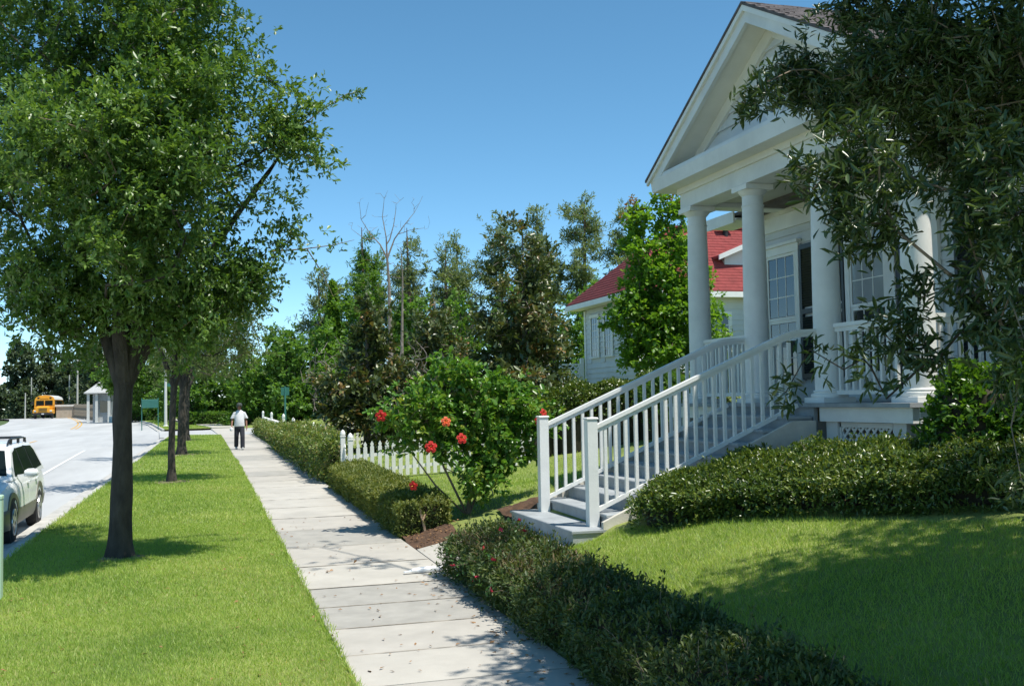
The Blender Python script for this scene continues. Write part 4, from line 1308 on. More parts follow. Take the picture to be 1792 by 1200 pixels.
for s in (1, -1):
    side_pane([(1.50, .985), (1.62, 1.10), (2.02, 1.345), (2.38, 1.405), (2.40, .99)], s)
    side_pane([(2.47, .99), (2.45, 1.408), (3.3, 1.42), (3.38, .995)], s)
    side_pane([(3.46, .995), (3.38, 1.42), (4.02, 1.40), (4.22, 1.32), (4.47, 1.02)], s)
    side_pane([(2.41, .985), (2.39, 1.41), (2.44, 1.412), (2.46, .985)], s, .009, 'pillar_trim', 'black_gloss')
    side_pane([(3.39, .99), (3.31, 1.425), (3.37, 1.425), (3.45, .99)], s, .009, 'pillar_trim', 'black_gloss')
# windscreen and tailgate glass
def end_glass(name, ya, yb, za, zb_, off, m='carglass'):
    """curved glass laid over the sloping end of the cabin."""
    V, F = [], []
    n_u, n_v = 10, 6
    for lay in (0, 1):
        for v in range(n_v + 1):
            t = v / n_v
            y, z = ya + (yb - ya) * t, za + (zb_ - za) * t
            w_ = ghw(z) - .07 - .01 * t
            for u in range(n_u + 1):
                q = -1 + 2 * u / n_u
                V.append(Cv(w_ * q, y + off * (.3 if lay == 0 else -.4), z + (.016 + .030 * (1 - q * q) * (.25 + .75 * t) if lay == 0 else -.03)))
    n = (n_u + 1) * (n_v + 1)
    for v in range(n_v):
        for u in range(n_u):
            a = v * (n_u + 1) + u
            F.append((a, a + 1, a + n_u + 2, a + n_u + 1))
    per = list(range(n_u + 1)) + [v * (n_u + 1) + n_u for v in range(1, n_v + 1)] + [n_v * (n_u + 1) + u for u in range(n_u - 1, -1, -1)] + [v * (n_u + 1) for v in range(n_v - 1, 0, -1)]
    for k in range(len(per)):
        p, q = per[k], per[(k + 1) % len(per)]
        F.append((p, p + n, q + n, q))
    MB().add(V, F).build(name, M[m], car, smooth=True)
end_glass('windscreen', 1.23, 1.90, .955 + .11 * .536, .955 + .78 * .536, -.01)
end_glass('rear_window', 4.62, 4.44, 1.02, 1.28, .03)
def panel(y0, y1, z0, z1, s, off, name, m, ny=8, nz=5, arch=None):
    V, F = [], []
    for i in range(ny + 1):
        for j in range(nz + 1):
            y = y0 + (y1 - y0) * i / ny; z = z0 + (z1 - z0) * j / nz
            V.append(Cv(s * (hw(y, z)[0] + off), y, z))
    n = len(V)
    for i in range(ny):
        for j in range(nz):
            a = i * (nz + 1) + j
            F.append((a, a + 1, a + nz + 2, a + nz + 1))
    V += [Cv(s * (hw(y0 + (y1 - y0) * i / ny, z0 + (z1 - z0) * j / nz)[0] - .015), y0 + (y1 - y0) * i / ny, z0 + (z1 - z0) * j / nz) for i in range(ny + 1) for j in range(nz + 1)]
    per = [i * (nz + 1) for i in range(ny + 1)] + [ny * (nz + 1) + j for j in range(1, nz + 1)] + [i * (nz + 1) + nz for i in range(ny - 1, -1, -1)] + [j for j in range(nz - 1, 0, -1)]
    for k in range(len(per)):
        p, q = per[k], per[(k + 1) % len(per)]
        F.append((p, q, q + n, p + n))
    return MB().add(V, F).build(name, M[m], car, smooth=True)
FW, RW, WR = .92, 3.55, .325
for s in (1, -1):
    d1 = panel(1.46, 2.42, .50, .955, s, .006, 'door', 'carpaint')
    d2 = panel(2.44, 3.32, .50, .965, s, .006, 'door', 'carpaint')
    for d_, y in ((d1, 2.22), (d2, 3.12)):
        MB().bar(Cv(s * .885, y, .86), Cv(s * .885, y + .16, .862), .03, .028).build('handle', M['carpaint'], d_)
    panel(1.30, 3.16, .245, .495, s, .016, 'cladding', 'carclad', 12, 4)
    panel(.0, .56, .30, .50, s, .014, 'cladding', 'carclad', 5, 3)
    panel(3.92, 4.70, .34, .52, s, .014, 'cladding', 'carclad', 6, 3)
    for wy in (FW, RW):
        # flared arch and the dark well behind the wheel
        V, F = [], []
        for k in range(15):
            a = math.pi * (k / 14) * 1.12 - .06 * math.pi
            for (r, xo) in ((.375, .012), (.455, .02), (.455, -.03), (.375, -.05)):
                y, z = wy + r * math.cos(a), .325 + r * math.sin(a)
                V.append(Cv(s * (hw(y, max(z, .26))[0] + xo), y, z))
        for k in range(14):
            for i in range(4):
                j = (i + 1) % 4
                F.append((4 * k + i, 4 * k + j, 4 * k + 4 + j, 4 * k + 4 + i))
        F += [(0, 1, 2, 3), (59, 58, 57, 56)]
        MB().add(V, F).build('wheel_arch', M['carclad'], car, smooth=True)
        MB().lathe([(.375, -.14), (.375, .004)] if s > 0 else [(.375, -.004), (.375, .14)], Cv(s * hw(wy, .45)[0], wy, .325), 24, 'x').build('wheel_well', M['black'], car)
        cx_ = s * (hw(wy, .45)[0] - .085)
        wh = MB().lathe([(.20, -.09), (.29, -.1), (.318, -.085), (WR, -.05), (WR, .05), (.318, .085), (.29, .1), (.205, .095)], Cv(cx_, wy, .325), 28, 'x').build('wheel', M['black'], car, smooth=True)
        rim = MB().lathe([(.165, -.02), (.19, .02), (.205, .025), (.21, .0), (.20, -.03)], Cv(cx_ + s * .085, wy, .325), 24, 'x', caps=False).lathe([(.0, -.02), (.05, -.02), (.055, .01), (.03, .02), (0, .022)], Cv(cx_ + s * .085, wy, .325), 16, 'x')
        for k in range(6):
            a = 2 * math.pi * k / 6 + .3
            c0 = Vector(Cv(cx_ + s * .085, wy, .325))
            u = Vector((0, math.cos(a), math.sin(a)))
            rim.bar(c0 + u * .04, c0 + u * .185, .06, .03, (1, 0, 0))
        rim.build('rim', M['alloy'], wh, smooth=False)
    # headlamp, mirror, roof rail
    V = [Cv(s * x, y, z) for (x, y, z) in ((.40, .045, .60), (.735, .14, .60), (.80, .30, .63), (.80, .32, .70), (.74, .17, .715), (.42, .085, .695))]
    V2 = [Cv(s * x * .97, y + .12, z) for (x, y, z) in ((.40, .045, .60), (.735, .14, .60), (.80, .30, .63), (.80, .32, .70), (.74, .17, .715), (.42, .085, .695))]
    hl = MB().add(V + V2, [(0, 1, 4, 5), (1, 2, 3, 4), (6, 11, 10, 7), (7, 10, 9, 8), (0, 6, 7, 1), (3, 9, 10, 4), (4, 10, 11, 5), (5, 11, 6, 0), (1, 7, 8, 2), (2, 8, 9, 3)]).build('headlight', M['lens'], car)
    MB().add([Cv(s * x, y, z) for (x, y, z) in ((.735, .130, .605), (.815, .29, .63), (.815, .31, .69), (.745, .16, .70), (.70, .2, .605), (.74, .33, .63), (.74, .34, .69), (.70, .22, .70))],
             [(0, 1, 2, 3), (7, 6, 5, 4), (0, 4, 5, 1), (1, 5, 6, 2), (2, 6, 7, 3), (3, 7, 4, 0)]).build('indicator', M['amber'], hl)
    mr = MB().lathe([(0, -.09), (.05, -.085), (.082, -.04), (.085, .03), (.06, .08), (0, .1)], (0, 0, 0), 14, 'x')
    mr.v = [Cv(s * 1.0 + v[0] * 1.15, 1.66 + v[1] * .75, 1.03 + v[2] * .86) for v in mr.v]
    mm = mr.build('mirror', M['carpaint'], car, smooth=True)
    MB().bar(Cv(s * .80, 1.66, .985), Cv(s * .95, 1.66, 1.0), .06, .04).build('mirror_arm', M['carpaint'], mm)
    rr_ = MB().tube([Cv(s * .56, 2.2, 1.475), Cv(s * .565, 2.32, 1.545), Cv(s * .57, 2.6, 1.56), Cv(s * .57, 3.7, 1.555), Cv(s * .56, 4.0, 1.53), Cv(s * .555, 4.12, 1.45)], .017, 8)
    for y in (2.45, 3.2, 3.9): rr_.bar(Cv(s * .57, y, 1.47), Cv(s * .57, y, 1.55), .04, .06, (0, 1, 0))
    rr_.build('roof_rail', M['black_gloss'], car, smooth=True)
for y in (2.75, 3.55):
    MB().bar(Cv(-.57, y, 1.57), Cv(.57, y, 1.57), .05, .025).build('roof_bar', M['black_gloss'], car)
def nose_y(x): return float(np.interp(abs(x), [0, .45, .60, .72, .79, .83, .86], [-.05, -.03, .0, .06, .18, .42, .6]))
V, F = [], []
bxs_ = np.concatenate([np.linspace(-.85, -.6, 7), np.linspace(-.5, .5, 7), np.linspace(.6, .85, 7)])
prf = [(.03, .24), (-.035, .27), (-.055, .36), (-.055, .47), (-.03, .525), (.02, .54), (.10, .54), (.10, .24)]
for x in bxs_:
    V += [Cv(x * (1.022 if o < .05 else 1.0), nose_y(x) + o, z) for o, z in prf]
k = len(prf)
for i in range(len(bxs_) - 1):
    for q in range(k):
        F.append((i * k + q, i * k + (q + 1) % k, (i + 1) * k + (q + 1) % k, (i + 1) * k + q))
F += [tuple(range(k)), tuple(range((len(bxs_)) * k - 1, (len(bxs_) - 1) * k - 1, -1))]
MB().add(V, F).build('bumper', M['carclad'], car, smooth=True)
MB().box(OX - .42, OX + .42, OY - .075, OY - .045, OZ + .30, OZ + .38).build('air_intake', M['black_gloss'], car)
MB().box(OX - .26, OX + .26, OY - .085, OY - .078, OZ + .385, OZ + .50).build('licence_plate', M['buswhite'], car)
MB().box(OX - .36, OX + .36, OY - .022, OY + .05, OZ + .585, OZ + .67).build('grille', M['black_gloss'], car)
for k in range(3):
    MB().box(OX - .35, OX + .35, OY - .03, OY - .023, OZ + .597 + k * .024, OZ + .603 + k * .024).build('grille_bar', M['alloy'], car)
MB().lathe([(.0, -.03), (.07, -.03), (.075, .0), (.05, .02)], Cv(.5, -.05, .42), 14, 'y').lathe([(.0, -.03), (.07, -.03), (.075, .0), (.05, .02)], Cv(-.5, -.05, .42), 14, 'y').build('fog_lamps', M['lens'], car, smooth=True)
for s in (1, -1):
    MB().bar(Cv(s * .1 - .25, 1.17, 1.01), Cv(s * .2 + .2, 1.30, 1.08), .015, .015).build('wiper', M['black'], car)

# ================================================================= SCHOOL BUS
bus = thing('school_bus', 'yellow school bus coming over the crest of the road', 'bus', (-19.35, 148, .75))
by, bx = 147.5, -19.35
bz_ = float(b(150)) - .16
def Bv(x, y, z): return (bx + x, by + y, bz_ + z)
def bxs(name, x0, x1, y0, y1, z0, z1, m, c=0.0, parent=None):
    q = [*Bv(x0, y0, z0), *Bv(x1, y1, z1)]
    return MB().box(q[0], q[3], q[1], q[4], q[2], q[5], c).build(name, M[m], parent or bus)
pr = [(-1.2, .75), (1.2, .75), (1.22, 1.6), (1.18, 2.45), (1.02, 2.78), (.6, 2.98), (0, 3.05), (-.6, 2.98), (-1.02, 2.78), (-1.18, 2.45), (-1.22, 1.6)]
body_ = MB().prism([(bx + x, bz_ + z) for x, z in pr], by + 1.5, by + 10.5, 'y').build('body', M['busyellow'], bus)
pr2 = [(1.21, 2.46), (1.05, 2.80), (.6, 3.0), (0, 3.07), (-.6, 3.0), (-1.05, 2.80), (-1.21, 2.46)]
MB().prism([(bx + x, bz_ + z) for x, z in pr2], by + 1.9, by + 10.55, 'y').build('roof', M['buswhite'], bus)
bxs('hood', -.80, .80, .05, 1.5, .8, 1.62, 'busyellow', .15)
for s in (1, -1):
    bxs('fender', s * .98 - .25, s * .98 + .25, .15, 1.4, .65, 1.2, 'busyellow', .12)
    bxs('headlight', s * .93 - .13, s * .93 + .13, .11, .16, .92, 1.1, 'lens')
    MB().lathe([(.3, -.14), (.46, -.12), (.48, 0), (.46, .12), (.3, .14)], Bv(s * 1.0, .85, .48), 20, 'x').build('wheel', M['black'], bus)
    MB().lathe([(.3, -.2), (.46, -.18), (.48, 0), (.46, .18), (.3, .2)], Bv(s * .98, 8, .48), 20, 'x').build('wheel', M['black'], bus)
    bxs('windscreen', s * .52 - .46, s * .52 + .46, 1.45, 1.5, 1.72, 2.35, 'carglass')
    MB().tube([Bv(s * 1.0, 1.4, 1.6), Bv(s * 1.38, 1.2, 1.9), Bv(s * 1.38, 1.2, 2.2)], .02, 6).box(*[q for p, r in zip(Bv(s * 1.38, 1.2, 2.05), (.1, .04, .2)) for q in (p - r, p + r)]).build('mirror', M['black'], bus)
    for k in range(9):
        bxs('window', s * 1.205 - .012, s * 1.205 + .012, 2.2 + k * .9, 2.95 + k * .9, 1.75, 2.35, 'carglass')
    bxs('warning_lamp', s * .72 - .12, s * .72 + .12, 1.46, 1.52, 2.6, 2.78, 'black')
    for zz in (1.1, 1.5):
        bxs('rub_rail', s * 1.235 - .012, s * 1.235 + .012, 1.6, 10.4, zz, zz + .06, 'black')
bxs('grille', -.55, .55, -.01, .05, .95, 1.45, 'busyellow')
for k in range(5): bxs('grille_bar', -.5, .5, -.03, -.012, 1.0 + k * .085, 1.03 + k * .085, 'black')
bxs('bumper', -1.2, 1.2, -.12, .05, .5, .76, 'black', .03)
bxs('cap_sign', -.5, .5, 1.44, 1.5, 2.62, 2.84, 'busyellow')
MB().box(bx - .15, bx + .15, by - .135, by - .121, bz_ + .57, bz_ + .7).build('licence_plate', M['buswhite'], bus)

# ================================================================= FAR STREET: GATEHOUSE, WALL, FENCE, POLES, SIGNS
gh = thing('gatehouse', 'small white gatehouse with a pale pyramid roof beside the road bend', 'gatehouse', (-9.9, 118, .5))
zg = .55
MB().box(-10.6, -8.5, 117, 119.5, zg, zg + 2.9).build('wall', mat('shaded_white_gatehouse_paint', (.42, .44, .45), .6), gh)  # white wall greyed: the shade of trees is put into its colour
MB().add([(-11.4, 116.2, zg + 3.05), (-7.6, 116.2, zg + 3.05), (-7.6, 120.3, zg + 3.05), (-11.4, 120.3, zg + 3.05), (-9.5, 118.2, zg + 4.6), (-11.4, 116.2, zg + 2.95), (-7.6, 116.2, zg + 2.95), (-7.6, 120.3, zg + 2.95), (-11.4, 120.3, zg + 2.95)],
         [(0, 1, 4), (1, 2, 4), (2, 3, 4), (3, 0, 4), (5, 6, 1, 0), (6, 7, 2, 1), (7, 8, 3, 2), (8, 5, 0, 3), (8, 7, 6, 5)]).build('roof', mat('pale_metal_roof', (.40, .41, .41), .5), gh)
for x in (-11.0, -10.2, -9.0, -8.0):
    MB().box(x - .13, x + .13, 116.45, 116.7, zg - .1, zg + 2.95, .02).build('post', M['pole_white'], gh)
MB().box(-9.9, -9.2, 116.96, 117.0, zg + 1.0, zg + 2.2).build('window', M['glass'], gh)
MB().box(-8.95, -8.4, 116.95, 117.0, zg, zg + 2.1).build('door', M['white'], gh)
MB().box(-8.9, -6.6, 115.2, 116.1, zg - .1, zg + .62, .08).box(-8.6, -7.0, 115.3, 116.0, zg + .62, zg + .95, .1).build('planter', M['white'], gh)
wl = thing('masonry_pier', 'tan masonry pier with a pale cap beside the bus', 'pier', (-17.3, 150, .8))
MB().box(-18.0, -15.9, 149.4, 151, .5, 2.25).build('pier', M['masonry'], wl)
MB().box(-18.15, -15.75, 149.25, 151.15, 2.251, 2.5, .04).build('cap', mat('pale_cap', (.55, .52, .47), .8), wl)
wf = thing('board_fence', 'weathered brown board fence between the masonry pier and the gatehouse', 'fence', (-13, 140, .8))
fp, fq = Vector((-15.85, 149.8, 0)), Vector((-10.7, 124, 0))
first = None
nb = 60
for i in range(nb):
    p = fp + (fq - fp) * ((i + .5) / nb)
    zb_ = float(b(p.y)) - .1
    if first is None:
        first = MB().box(p.x - .085, p.x + .085, p.y - .02, p.y + .02, zb_, zb_ + 1.75).build('board', M['fence_wood'], wf, origin=(p.x, p.y, zb_))
    else:
        copy_of(first, (p.x, p.y, zb_ + rng.normal(0, .03)), wf)
for h in (.4, 1.4):
    MB().bar(fp + Vector((0, .05, float(b(149)) + h)), fq + Vector((0, .05, float(b(124)) + h)), .05, .1).build('rail', M['fence_wood'], wf)
for i, (x, y, h, r, lb) in enumerate(((-23.7, 163, 3.4, .1, 'short pale post at the far left of the bus'), (-18.9, 172, 6.2, .11, 'pale wooden pole rising just behind the roof of the bus'),
                                  (-15.7, 152, 7.6, .13, 'tall pale wooden pole standing over the masonry pier'), (-24.6, 175, 6.0, .1, 'thin pole left of the bus, near the far trees'), (-12.2, 148, 10.5, .12, 'tallest grey pole, between the pier and the gatehouse'))):
    p = thing('utility_pole', lb, 'pole', (x, y, float(b(y)) - .3), 'poles along the far road')
    MB().tube([(x, y, float(b(y)) - .3), (x + .03, y, float(b(y)) + h)], [r, r * .8], 10).build('shaft', M['pole_wood'], p, smooth=True)
    MB().lathe([(r * .8, 0), (r * .9, .03), (0, .1)], (x + .03, y, float(b(y)) + h), 10).build('cap', M['pole_wood'], p)
lp = thing('street_lamp', 'white lamp post on the grass beyond the side street', 'lamp post', (-2.45, 83, .5))
MB().tube([(-2.45, 83, .5), (-2.45, 83, 1.2), (-2.45, 83, 5.6)], [.13, .11, .085], 14).build('post', M['pole_white'], lp, smooth=True)
MB().lathe([(.2, .5), (.2, .62), (.13, .7)], (-2.45, 83, 0), 14).build('base', M['pole_white'], lp)
MB().lathe([(.09, 5.6), (.2, 5.75), (.26, 6.1), (.2, 6.35), (.05, 6.5)], (-2.45, 83, 0), 14).build('lantern', M['lens'], lp, smooth=True)
MB().box(-2.42, -1.75, 82.97, 83.0, 3.55, 3.8).build('street_name_blade', M['green_paint'], lp)
sg = thing('sign', 'teal green rectangular sign board on two posts, behind the second oak trunk', 'sign', (-3.4, 79.2, .5))
MB().box(-3.95, -2.85, 79.2, 79.26, 2.0, 2.6, .02).build('board', M['green_paint'], sg)
for x in (-3.95, -2.85): MB().box(x - .03, x + .03, 79.27, 79.33, .4, 2.7).build('post', M['green_paint'], sg)
gp = thing('sign_post', 'thin teal green street pole rising over the picket fence', 'pole', (4.6, 61, .6))
MB().tube([(4.63, 61.2, .3), (4.63, 61.2, 3.1)], .055, 10).build('post', M['green_paint'], gp, smooth=True)
MB().box(4.4, 4.86, 61.18, 61.22, 2.6, 3.05).build('plate', M['green_paint'], gp)
fb = thing('utility_marker', 'pale green marker post on the grass at the very left edge of the picture', 'post', (-2.06, 12.3, .15))
MB().box(-2.12, -2.005, 12.26, 12.38, .1, 1.2, .01).build('post', M['pale_green'], fb)
MB().box(-2.125, -2.0, 12.255, 12.385, 1.201, 1.24, .01).build('cap', M['pale_green'], fb)

# ================================================================= SMALL THINGS ON THE GROUND
np_ = thing('rolled_paper', 'small white rolled paper lying on the sidewalk against the front hedge', 'paper', (2.45, 12.15, .19))
z0 = float(b(12.1)) + .055
pth = [(2.33 + .09 * i, 12.12 + .012 * i, z0) for i in range(5)]
MB().tube(pth, [.022, .034, .036, .035, .03], 10).build('roll', M['paper'], np_, smooth=True)
MB().bar((2.24, 12.11, z0 - .012), (2.34, 12.12, z0), .045, .012).build('loose_end', M['paper'], np_)
sk = thing('stake', 'short split wooden stake in the mulch at the end of the low hedge', 'stake', (3.12, 15.0, .3))
z0 = float(ground(3.1, 15.0))
MB().bar((3.10, 15.0, z0 - .02), (3.02, 15.02, z0 + .34), .05, .03).build('stake', M['wood'], sk)
MB().bar((3.04, 14.99, z0 + .19), (3.11, 15.03, z0 + .27), .03, .025).build('cross_piece', M['wood'], sk)
# fallen leaves: uncountable
n = 420
P = np.stack([rng.uniform(-2.3, 3.0, n), rng.uniform(5.5, 18, n), np.zeros(n)], 1)
P2 = np.stack([rng.uniform(2.8, 3.6, 160), rng.uniform(13.9, 15.2, 160), np.zeros(160)], 1)
P3 = np.stack([rng.normal(2.55, .18, 140), rng.uniform(6, 12, 140), np.zeros(140)], 1)
P = np.concatenate([P, P2, P3])
P[:, 2] = np.where(P[:, 0] > 2.74, ground(P[:, 0], P[:, 1]) + .05, b(P[:, 1]) + .03)
D = unit(np.concatenate([rng.normal(size=(len(P), 2)), rng.normal(0, .15, (len(P), 1))], 1))
U = unit(rng.normal(0, .3, P.shape) + [0, 0, 1])
ln = np.clip(rng.normal(.045, .012, len(P)), .02, .08)
o = leaves('fallen_leaves', P, D, U, ln, ln * .45, M['dead'], None, rng.random(len(P)))
o['kind'] = 'stuff'
# ================================================================= STREET OAKS
OAK1 = [(-1.24, 1.39, 6.53, 1.54), (0.11, 0.46, 6.59, 1.49), (1.02, -0.33, 6.56, 0.83), (-0.73, 0.3, 4.48, 1.36), (0.65, -0.33, 4.79, 1.23), (1.61, -0.13, 5.49, 0.93), (2.29, -0.14, 5.72, 0.55), (2.76, -0.19, 6.11, 0.3), (2.48, -0.48, 5.3, 0.35), (1.88, -0.47, 4.51, 0.64), (2.28, -0.16, 4.38, 0.31), (1.53, -0.02, 3.87, 0.66), (0.51, -0.44, 3.65, 0.88), (-0.7, 0.65, 3.69, 0.85), (-1.24, 0.51, 3.51, 0.45), (-0.15, 1.04, 3.14, 0.68), (0.86, 0.12, 3.15, 0.65), (1.53, 0.32, 3.44, 0.39), (-2.3, 1.2, 5.34, 1.3), (0.19, 0.46, 8.12, 1.7), (1.42, -0.27, 7.16, 0.31), (1.9, -0.37, 6.46, 0.31), (-0.32, -1.11, 5.23, 1.04), (0.68, -1.32, 5.51, 0.91), (0.34, -1.24, 3.97, 0.76), (0.18, 1.9, 5.51, 1.3), (2.78, -0.56, 5.18, 0.17), (2.58, -0.24, 4.18, 0.16)]
OAK1 = [(x * .94 - .08, y - .75, (z + .18 - 2.15) * .955 + 1.97, r * .95) for x, y, z, r in OAK1 if not (x < -2 and y > 1)] + [(-2.0, .2, 5.0, 1.0), (.05, -.3, 3.25, .5), (-.75, -.3, 3.2, .5), (.85, -.4, 3.1, .5), (2.25, -.9, 5.75, .42), (2.3, -1.0, 5.1, .36), (1.75, -.9, 3.6, .4)]
b1 = (-1.0, 14.69, float(b(14.69)))
tree('oak_tree', 'nearest street oak, thick dark trunk and big glossy crown, on the grass strip', 'tree', b1,
     [[(0, 0, -.1, .15), (.01, 0, .5, .138), (.03, .01, 1.2, .131), (.03, 0, 1.8, .12), (.05, 0, 2.25, .118)],
      [(.05, 0, 2.25, .11), (-.24, .05, 3.1, .08), (-.62, .15, 4.6, .06), (-.8, .3, 6.4, .03)],
      [(.05, 0, 2.25, .11), (.25, -.05, 3.1, .09), (.45, -.1, 4.5, .06), (.6, -.1, 6.6, .03)],
      [(.05, 0, 2.25, .11), (.05, .25, 3.6, .07), (.1, .4, 5.5, .04), (.1, .4, 7.5, .02)],
      [(.05, 0, 2.25, .11), (.6, .05, 3.25, .06), (1.2, .0, 4.1, .045), (1.9, -.15, 5.1, .025)],
      [(.05, 0, 2.25, .11), (-.02, -.35, 3.4, .06), (.0, -.9, 4.6, .035)]],
     OAK1, 'oak', na=560, ntuft=27, per=10, Ln=.078, Wd=.034, tip=.19, spread=.62, up=.12, group='oaks along the street', ntrunk=18, rough=.008, shell=1.6, rtip=.0042, step=.3, sag=.05)
# a few sprays that reach past the outline
def spray(root, pts, r, lm, per, Ln, Wd, n):
    MB().tube(pts, r, 5).build('branch', M['twig'], root, smooth=True, fix=False)
    P = np.array(pts)
    t = rng.random(n) ** .6
    i = np.minimum((t * (len(P) - 1)).astype(int), len(P) - 2)
    fr = (t * (len(P) - 1) - i)[:, None]
    C = P[i] * (1 - fr) + P[i + 1] * fr + rng.normal(0, .045, (n, 3))
    d = unit(unit(P[i + 1] - P[i]) + rng.normal(0, .5, (n, 3)))
    q = tufts(C, d, per, Ln, Wd, spread=.6, back=.05, up=.1)
    leaves('foliage', *q, L[lm], root, rng.random(len(q[0])))
oak1 = bpy.data.objects['oak_tree']
o_ = Vector(b1)
spray(oak1, [o_ + Vector(p) for p in ((1.9, -.3, 4.0), (2.35, -.25, 4.05), (2.75, -.2, 4.12), (3.05, -.2, 4.2))], [.012, .009, .006, .003], 'oak', 7, .07, .026, 10)
spray(oak1, [o_ + Vector(p) for p in ((2.4, -.25, 4.05), (2.6, -.2, 3.75), (2.75, -.2, 3.42), (3.0, -.2, 3.62))], [.009, .007, .005, .003], 'oak', 7, .07, .026, 8)
spray(oak1, [o_ + Vector(p) for p in ((2.2, -.3, 5.6), (2.6, -.3, 5.95), (2.95, -.3, 6.2), (3.15, -.3, 6.25))], [.012, .009, .006, .003], 'oak', 7, .07, .026, 22)

def street_oak(base, r, lean, h, cr, label, na, seed):
    lob = [(lean, 0, h, (cr, cr, cr * .8)), (lean - .5, .3, h + .9, cr * .8), (lean + .6, -.2, h + .6, cr * .75), (lean + .3, .2, h - .7, cr * .62), (lean + .95, 0, h - .4, cr * .55), (lean + 1.2, .1, h - .85, cr * .38)]
    return tree('oak_tree', label, 'tree', base,
                [[(0, 0, -.1, r * 1.1), (0, 0, .8, r * .95), (.03, 0, 1.7, r * .88), (.06, 0, 2.3, r * .9)],
                 [(.06, 0, 2.3, r * .9), (-.3, .1, 3.3, r * .5), (-.5, .1, h + .5, r * .2)],
                 [(.06, 0, 2.3, r * .9), (.4, 0, 3.2, r * .5), (.7, 0, h + .6, r * .2)],
                 [(.06, 0, 2.3, r * .9), (.1, .2, 3.5, r * .45), (.1, .1, h + 1.0, r * .15)]],
                lob, 'oak_far', na=na, ntuft=11, per=8, Ln=.085, Wd=.034, tip=.26, spread=.7, group='oaks along the street', ntrunk=12, rough=.006, rtip=.0045)
street_oak((-.65, 26.4, float(b(26.4))), .085, .35, 4.1, 1.75, 'second street oak, a slender trunk to the right of the nearest oak', 230, 2)
street_oak((-.61, 38.3, float(b(38.3))), .14, .4, 4.4, 2.2, 'third street oak, a thick grey trunk between the second oak and the walking man', 200, 3)
street_oak((-.64, 51.2, float(b(51.2))), .16, .2, 4.5, 2.2, 'fourth street oak, its trunk half hidden behind the third', 150, 4)
street_oak((-2.2, 95, float(b(95))), .13, 0, 4.4, 2.2, 'young oak on the far grass, standing in front of the teal green sign', 120, 5)

# ================================================================= THE OAK OVERHANGING FROM THE RIGHT
OAKR = [(3.46, 4.63, 3.8, 0.33, 1.5), (3.65, 4.26, 3.81, 0.37, 2.4), (4.16, 4.54, 3.66, 0.36, 2.4), (3.64, 5.3, 3.91, 0.23, 1.2), (3.49, 5.55, 4.04, 0.19, 0.8), (3.34, 5.7, 4.04, 0.12, 0.35), (4.02, 5.0, 3.62, 0.36, 1.7), (3.92, 4.42, 3.29, 0.26, 1.3), (3.34, 4.79, 3.38, 0.23, 1.0), (3.57, 4.73, 3.25, 0.2, 0.9), (3.28, 5.02, 3.36, 0.16, 0.6), (3.4, 4.79, 3.01, 0.14, 0.6), (3.37, 5.01, 3.11, 0.13, 0.32), (3.7, 4.29, 2.94, 0.2, 0.5), (3.68, 4.1, 2.69, 0.16, 0.5), (3.75, 4.5, 2.71, 0.15, 0.42), (3.64, 4.0, 2.97, 0.16, 0.6), (3.62, 4.65, 2.64, 0.15, 0.42), (3.51, 4.79, 2.44, 0.17, 0.75), (3.66, 4.76, 2.34, 0.14, 0.5), (3.28, 4.77, 2.29, 0.13, 0.4), (3.1, 5.02, 2.36, 0.11, 0.3), (3.01, 5.06, 2.15, 0.08, 0.13), (3.19, 4.91, 2.08, 0.11, 0.16), (3.45, 4.73, 2.05, 0.09, 0.13), (3.79, 4.4, 2.44, 0.14, 0.32), (3.8, 4.3, 2.21, 0.13, 0.26), (3.82, 5.43, 4.43, 0.17, 0.35), (3.86, 5.01, 4.28, 0.16, 0.55), (3.74, 5.66, 4.53, 0.08, 0.08), (3.26, 5.83, 3.98, 0.04, 0.04), (3.72, 4.13, 1.94, 0.07, 0.08), (3.63, 4.07, 1.68, 0.06, 0.08), (3.68, 4.12, 2.34, 0.16, 0.35)]
UP = [(5.8, 4.4, 5.6, 1.2), (5.3, 5.7, 5.3, .6), (4.9, 6.1, 4.9, .42), (6.0, 6.2, 5.9, .9), (6.8, 4.2, 6.0, 1.4), (5.2, 3.4, 5.4, 1.0), (6.2, 3.0, 5.2, 1.2), (7.4, 3.4, 5.4, 1.3), (5.4, 3.2, 4.2, .8), (6.4, 5.2, 5.4, .9), (5.2, 4.2, 4.4, .6), (5.0, 2.2, 4.6, .9), (4.4, 2.4, 4.3, .6), (5.0, 5.5, 5.9, .9), (6.3, 5.0, 6.0, 1.1), (7.6, 4.7, 6.0, 1.2), (4.35, 5.9, 5.8, .55), (5.8, 4.2, 5.9, 1.0), (8.6, 4.9, 6, 1), (4.9, 10.4, 8.9, .42), (4.35, 11.7, 9.0, .34), (5.4, 8.2, 8.2, .5), (5.6, 3.6, 6.6, 1.2), (7.0, 3.8, 6.8, 1.3), (4.65, 5.1, 6.3, .8), (4.7, 6.3, 6.4, .62), (5.4, 5.2, 6.9, 1.0), (7.5, 2.2, 6.5, 1.4), (8.8, 3.4, 6.5, 1.4), (6.2, 1.8, 6.2, 1.2), (6.6, 5.4, 7.2, 1.2), (8.0, 5.6, 7.0, 1.3), (7.4, 3.8, 8, 1.6), (8.6, 1.5, 5.5, 1.3), (5.0, 1.2, 5.4, 1.0), (6.4, .4, 5.8, 1.2)]  # upper crown, mostly out of view, shaped to shade lawn and hedge and block sky
oakr = thing('oak_tree', 'narrow leaved oak overhanging from the right, its dark boughs before the white house', 'tree', (6.5, 3.4, .9))
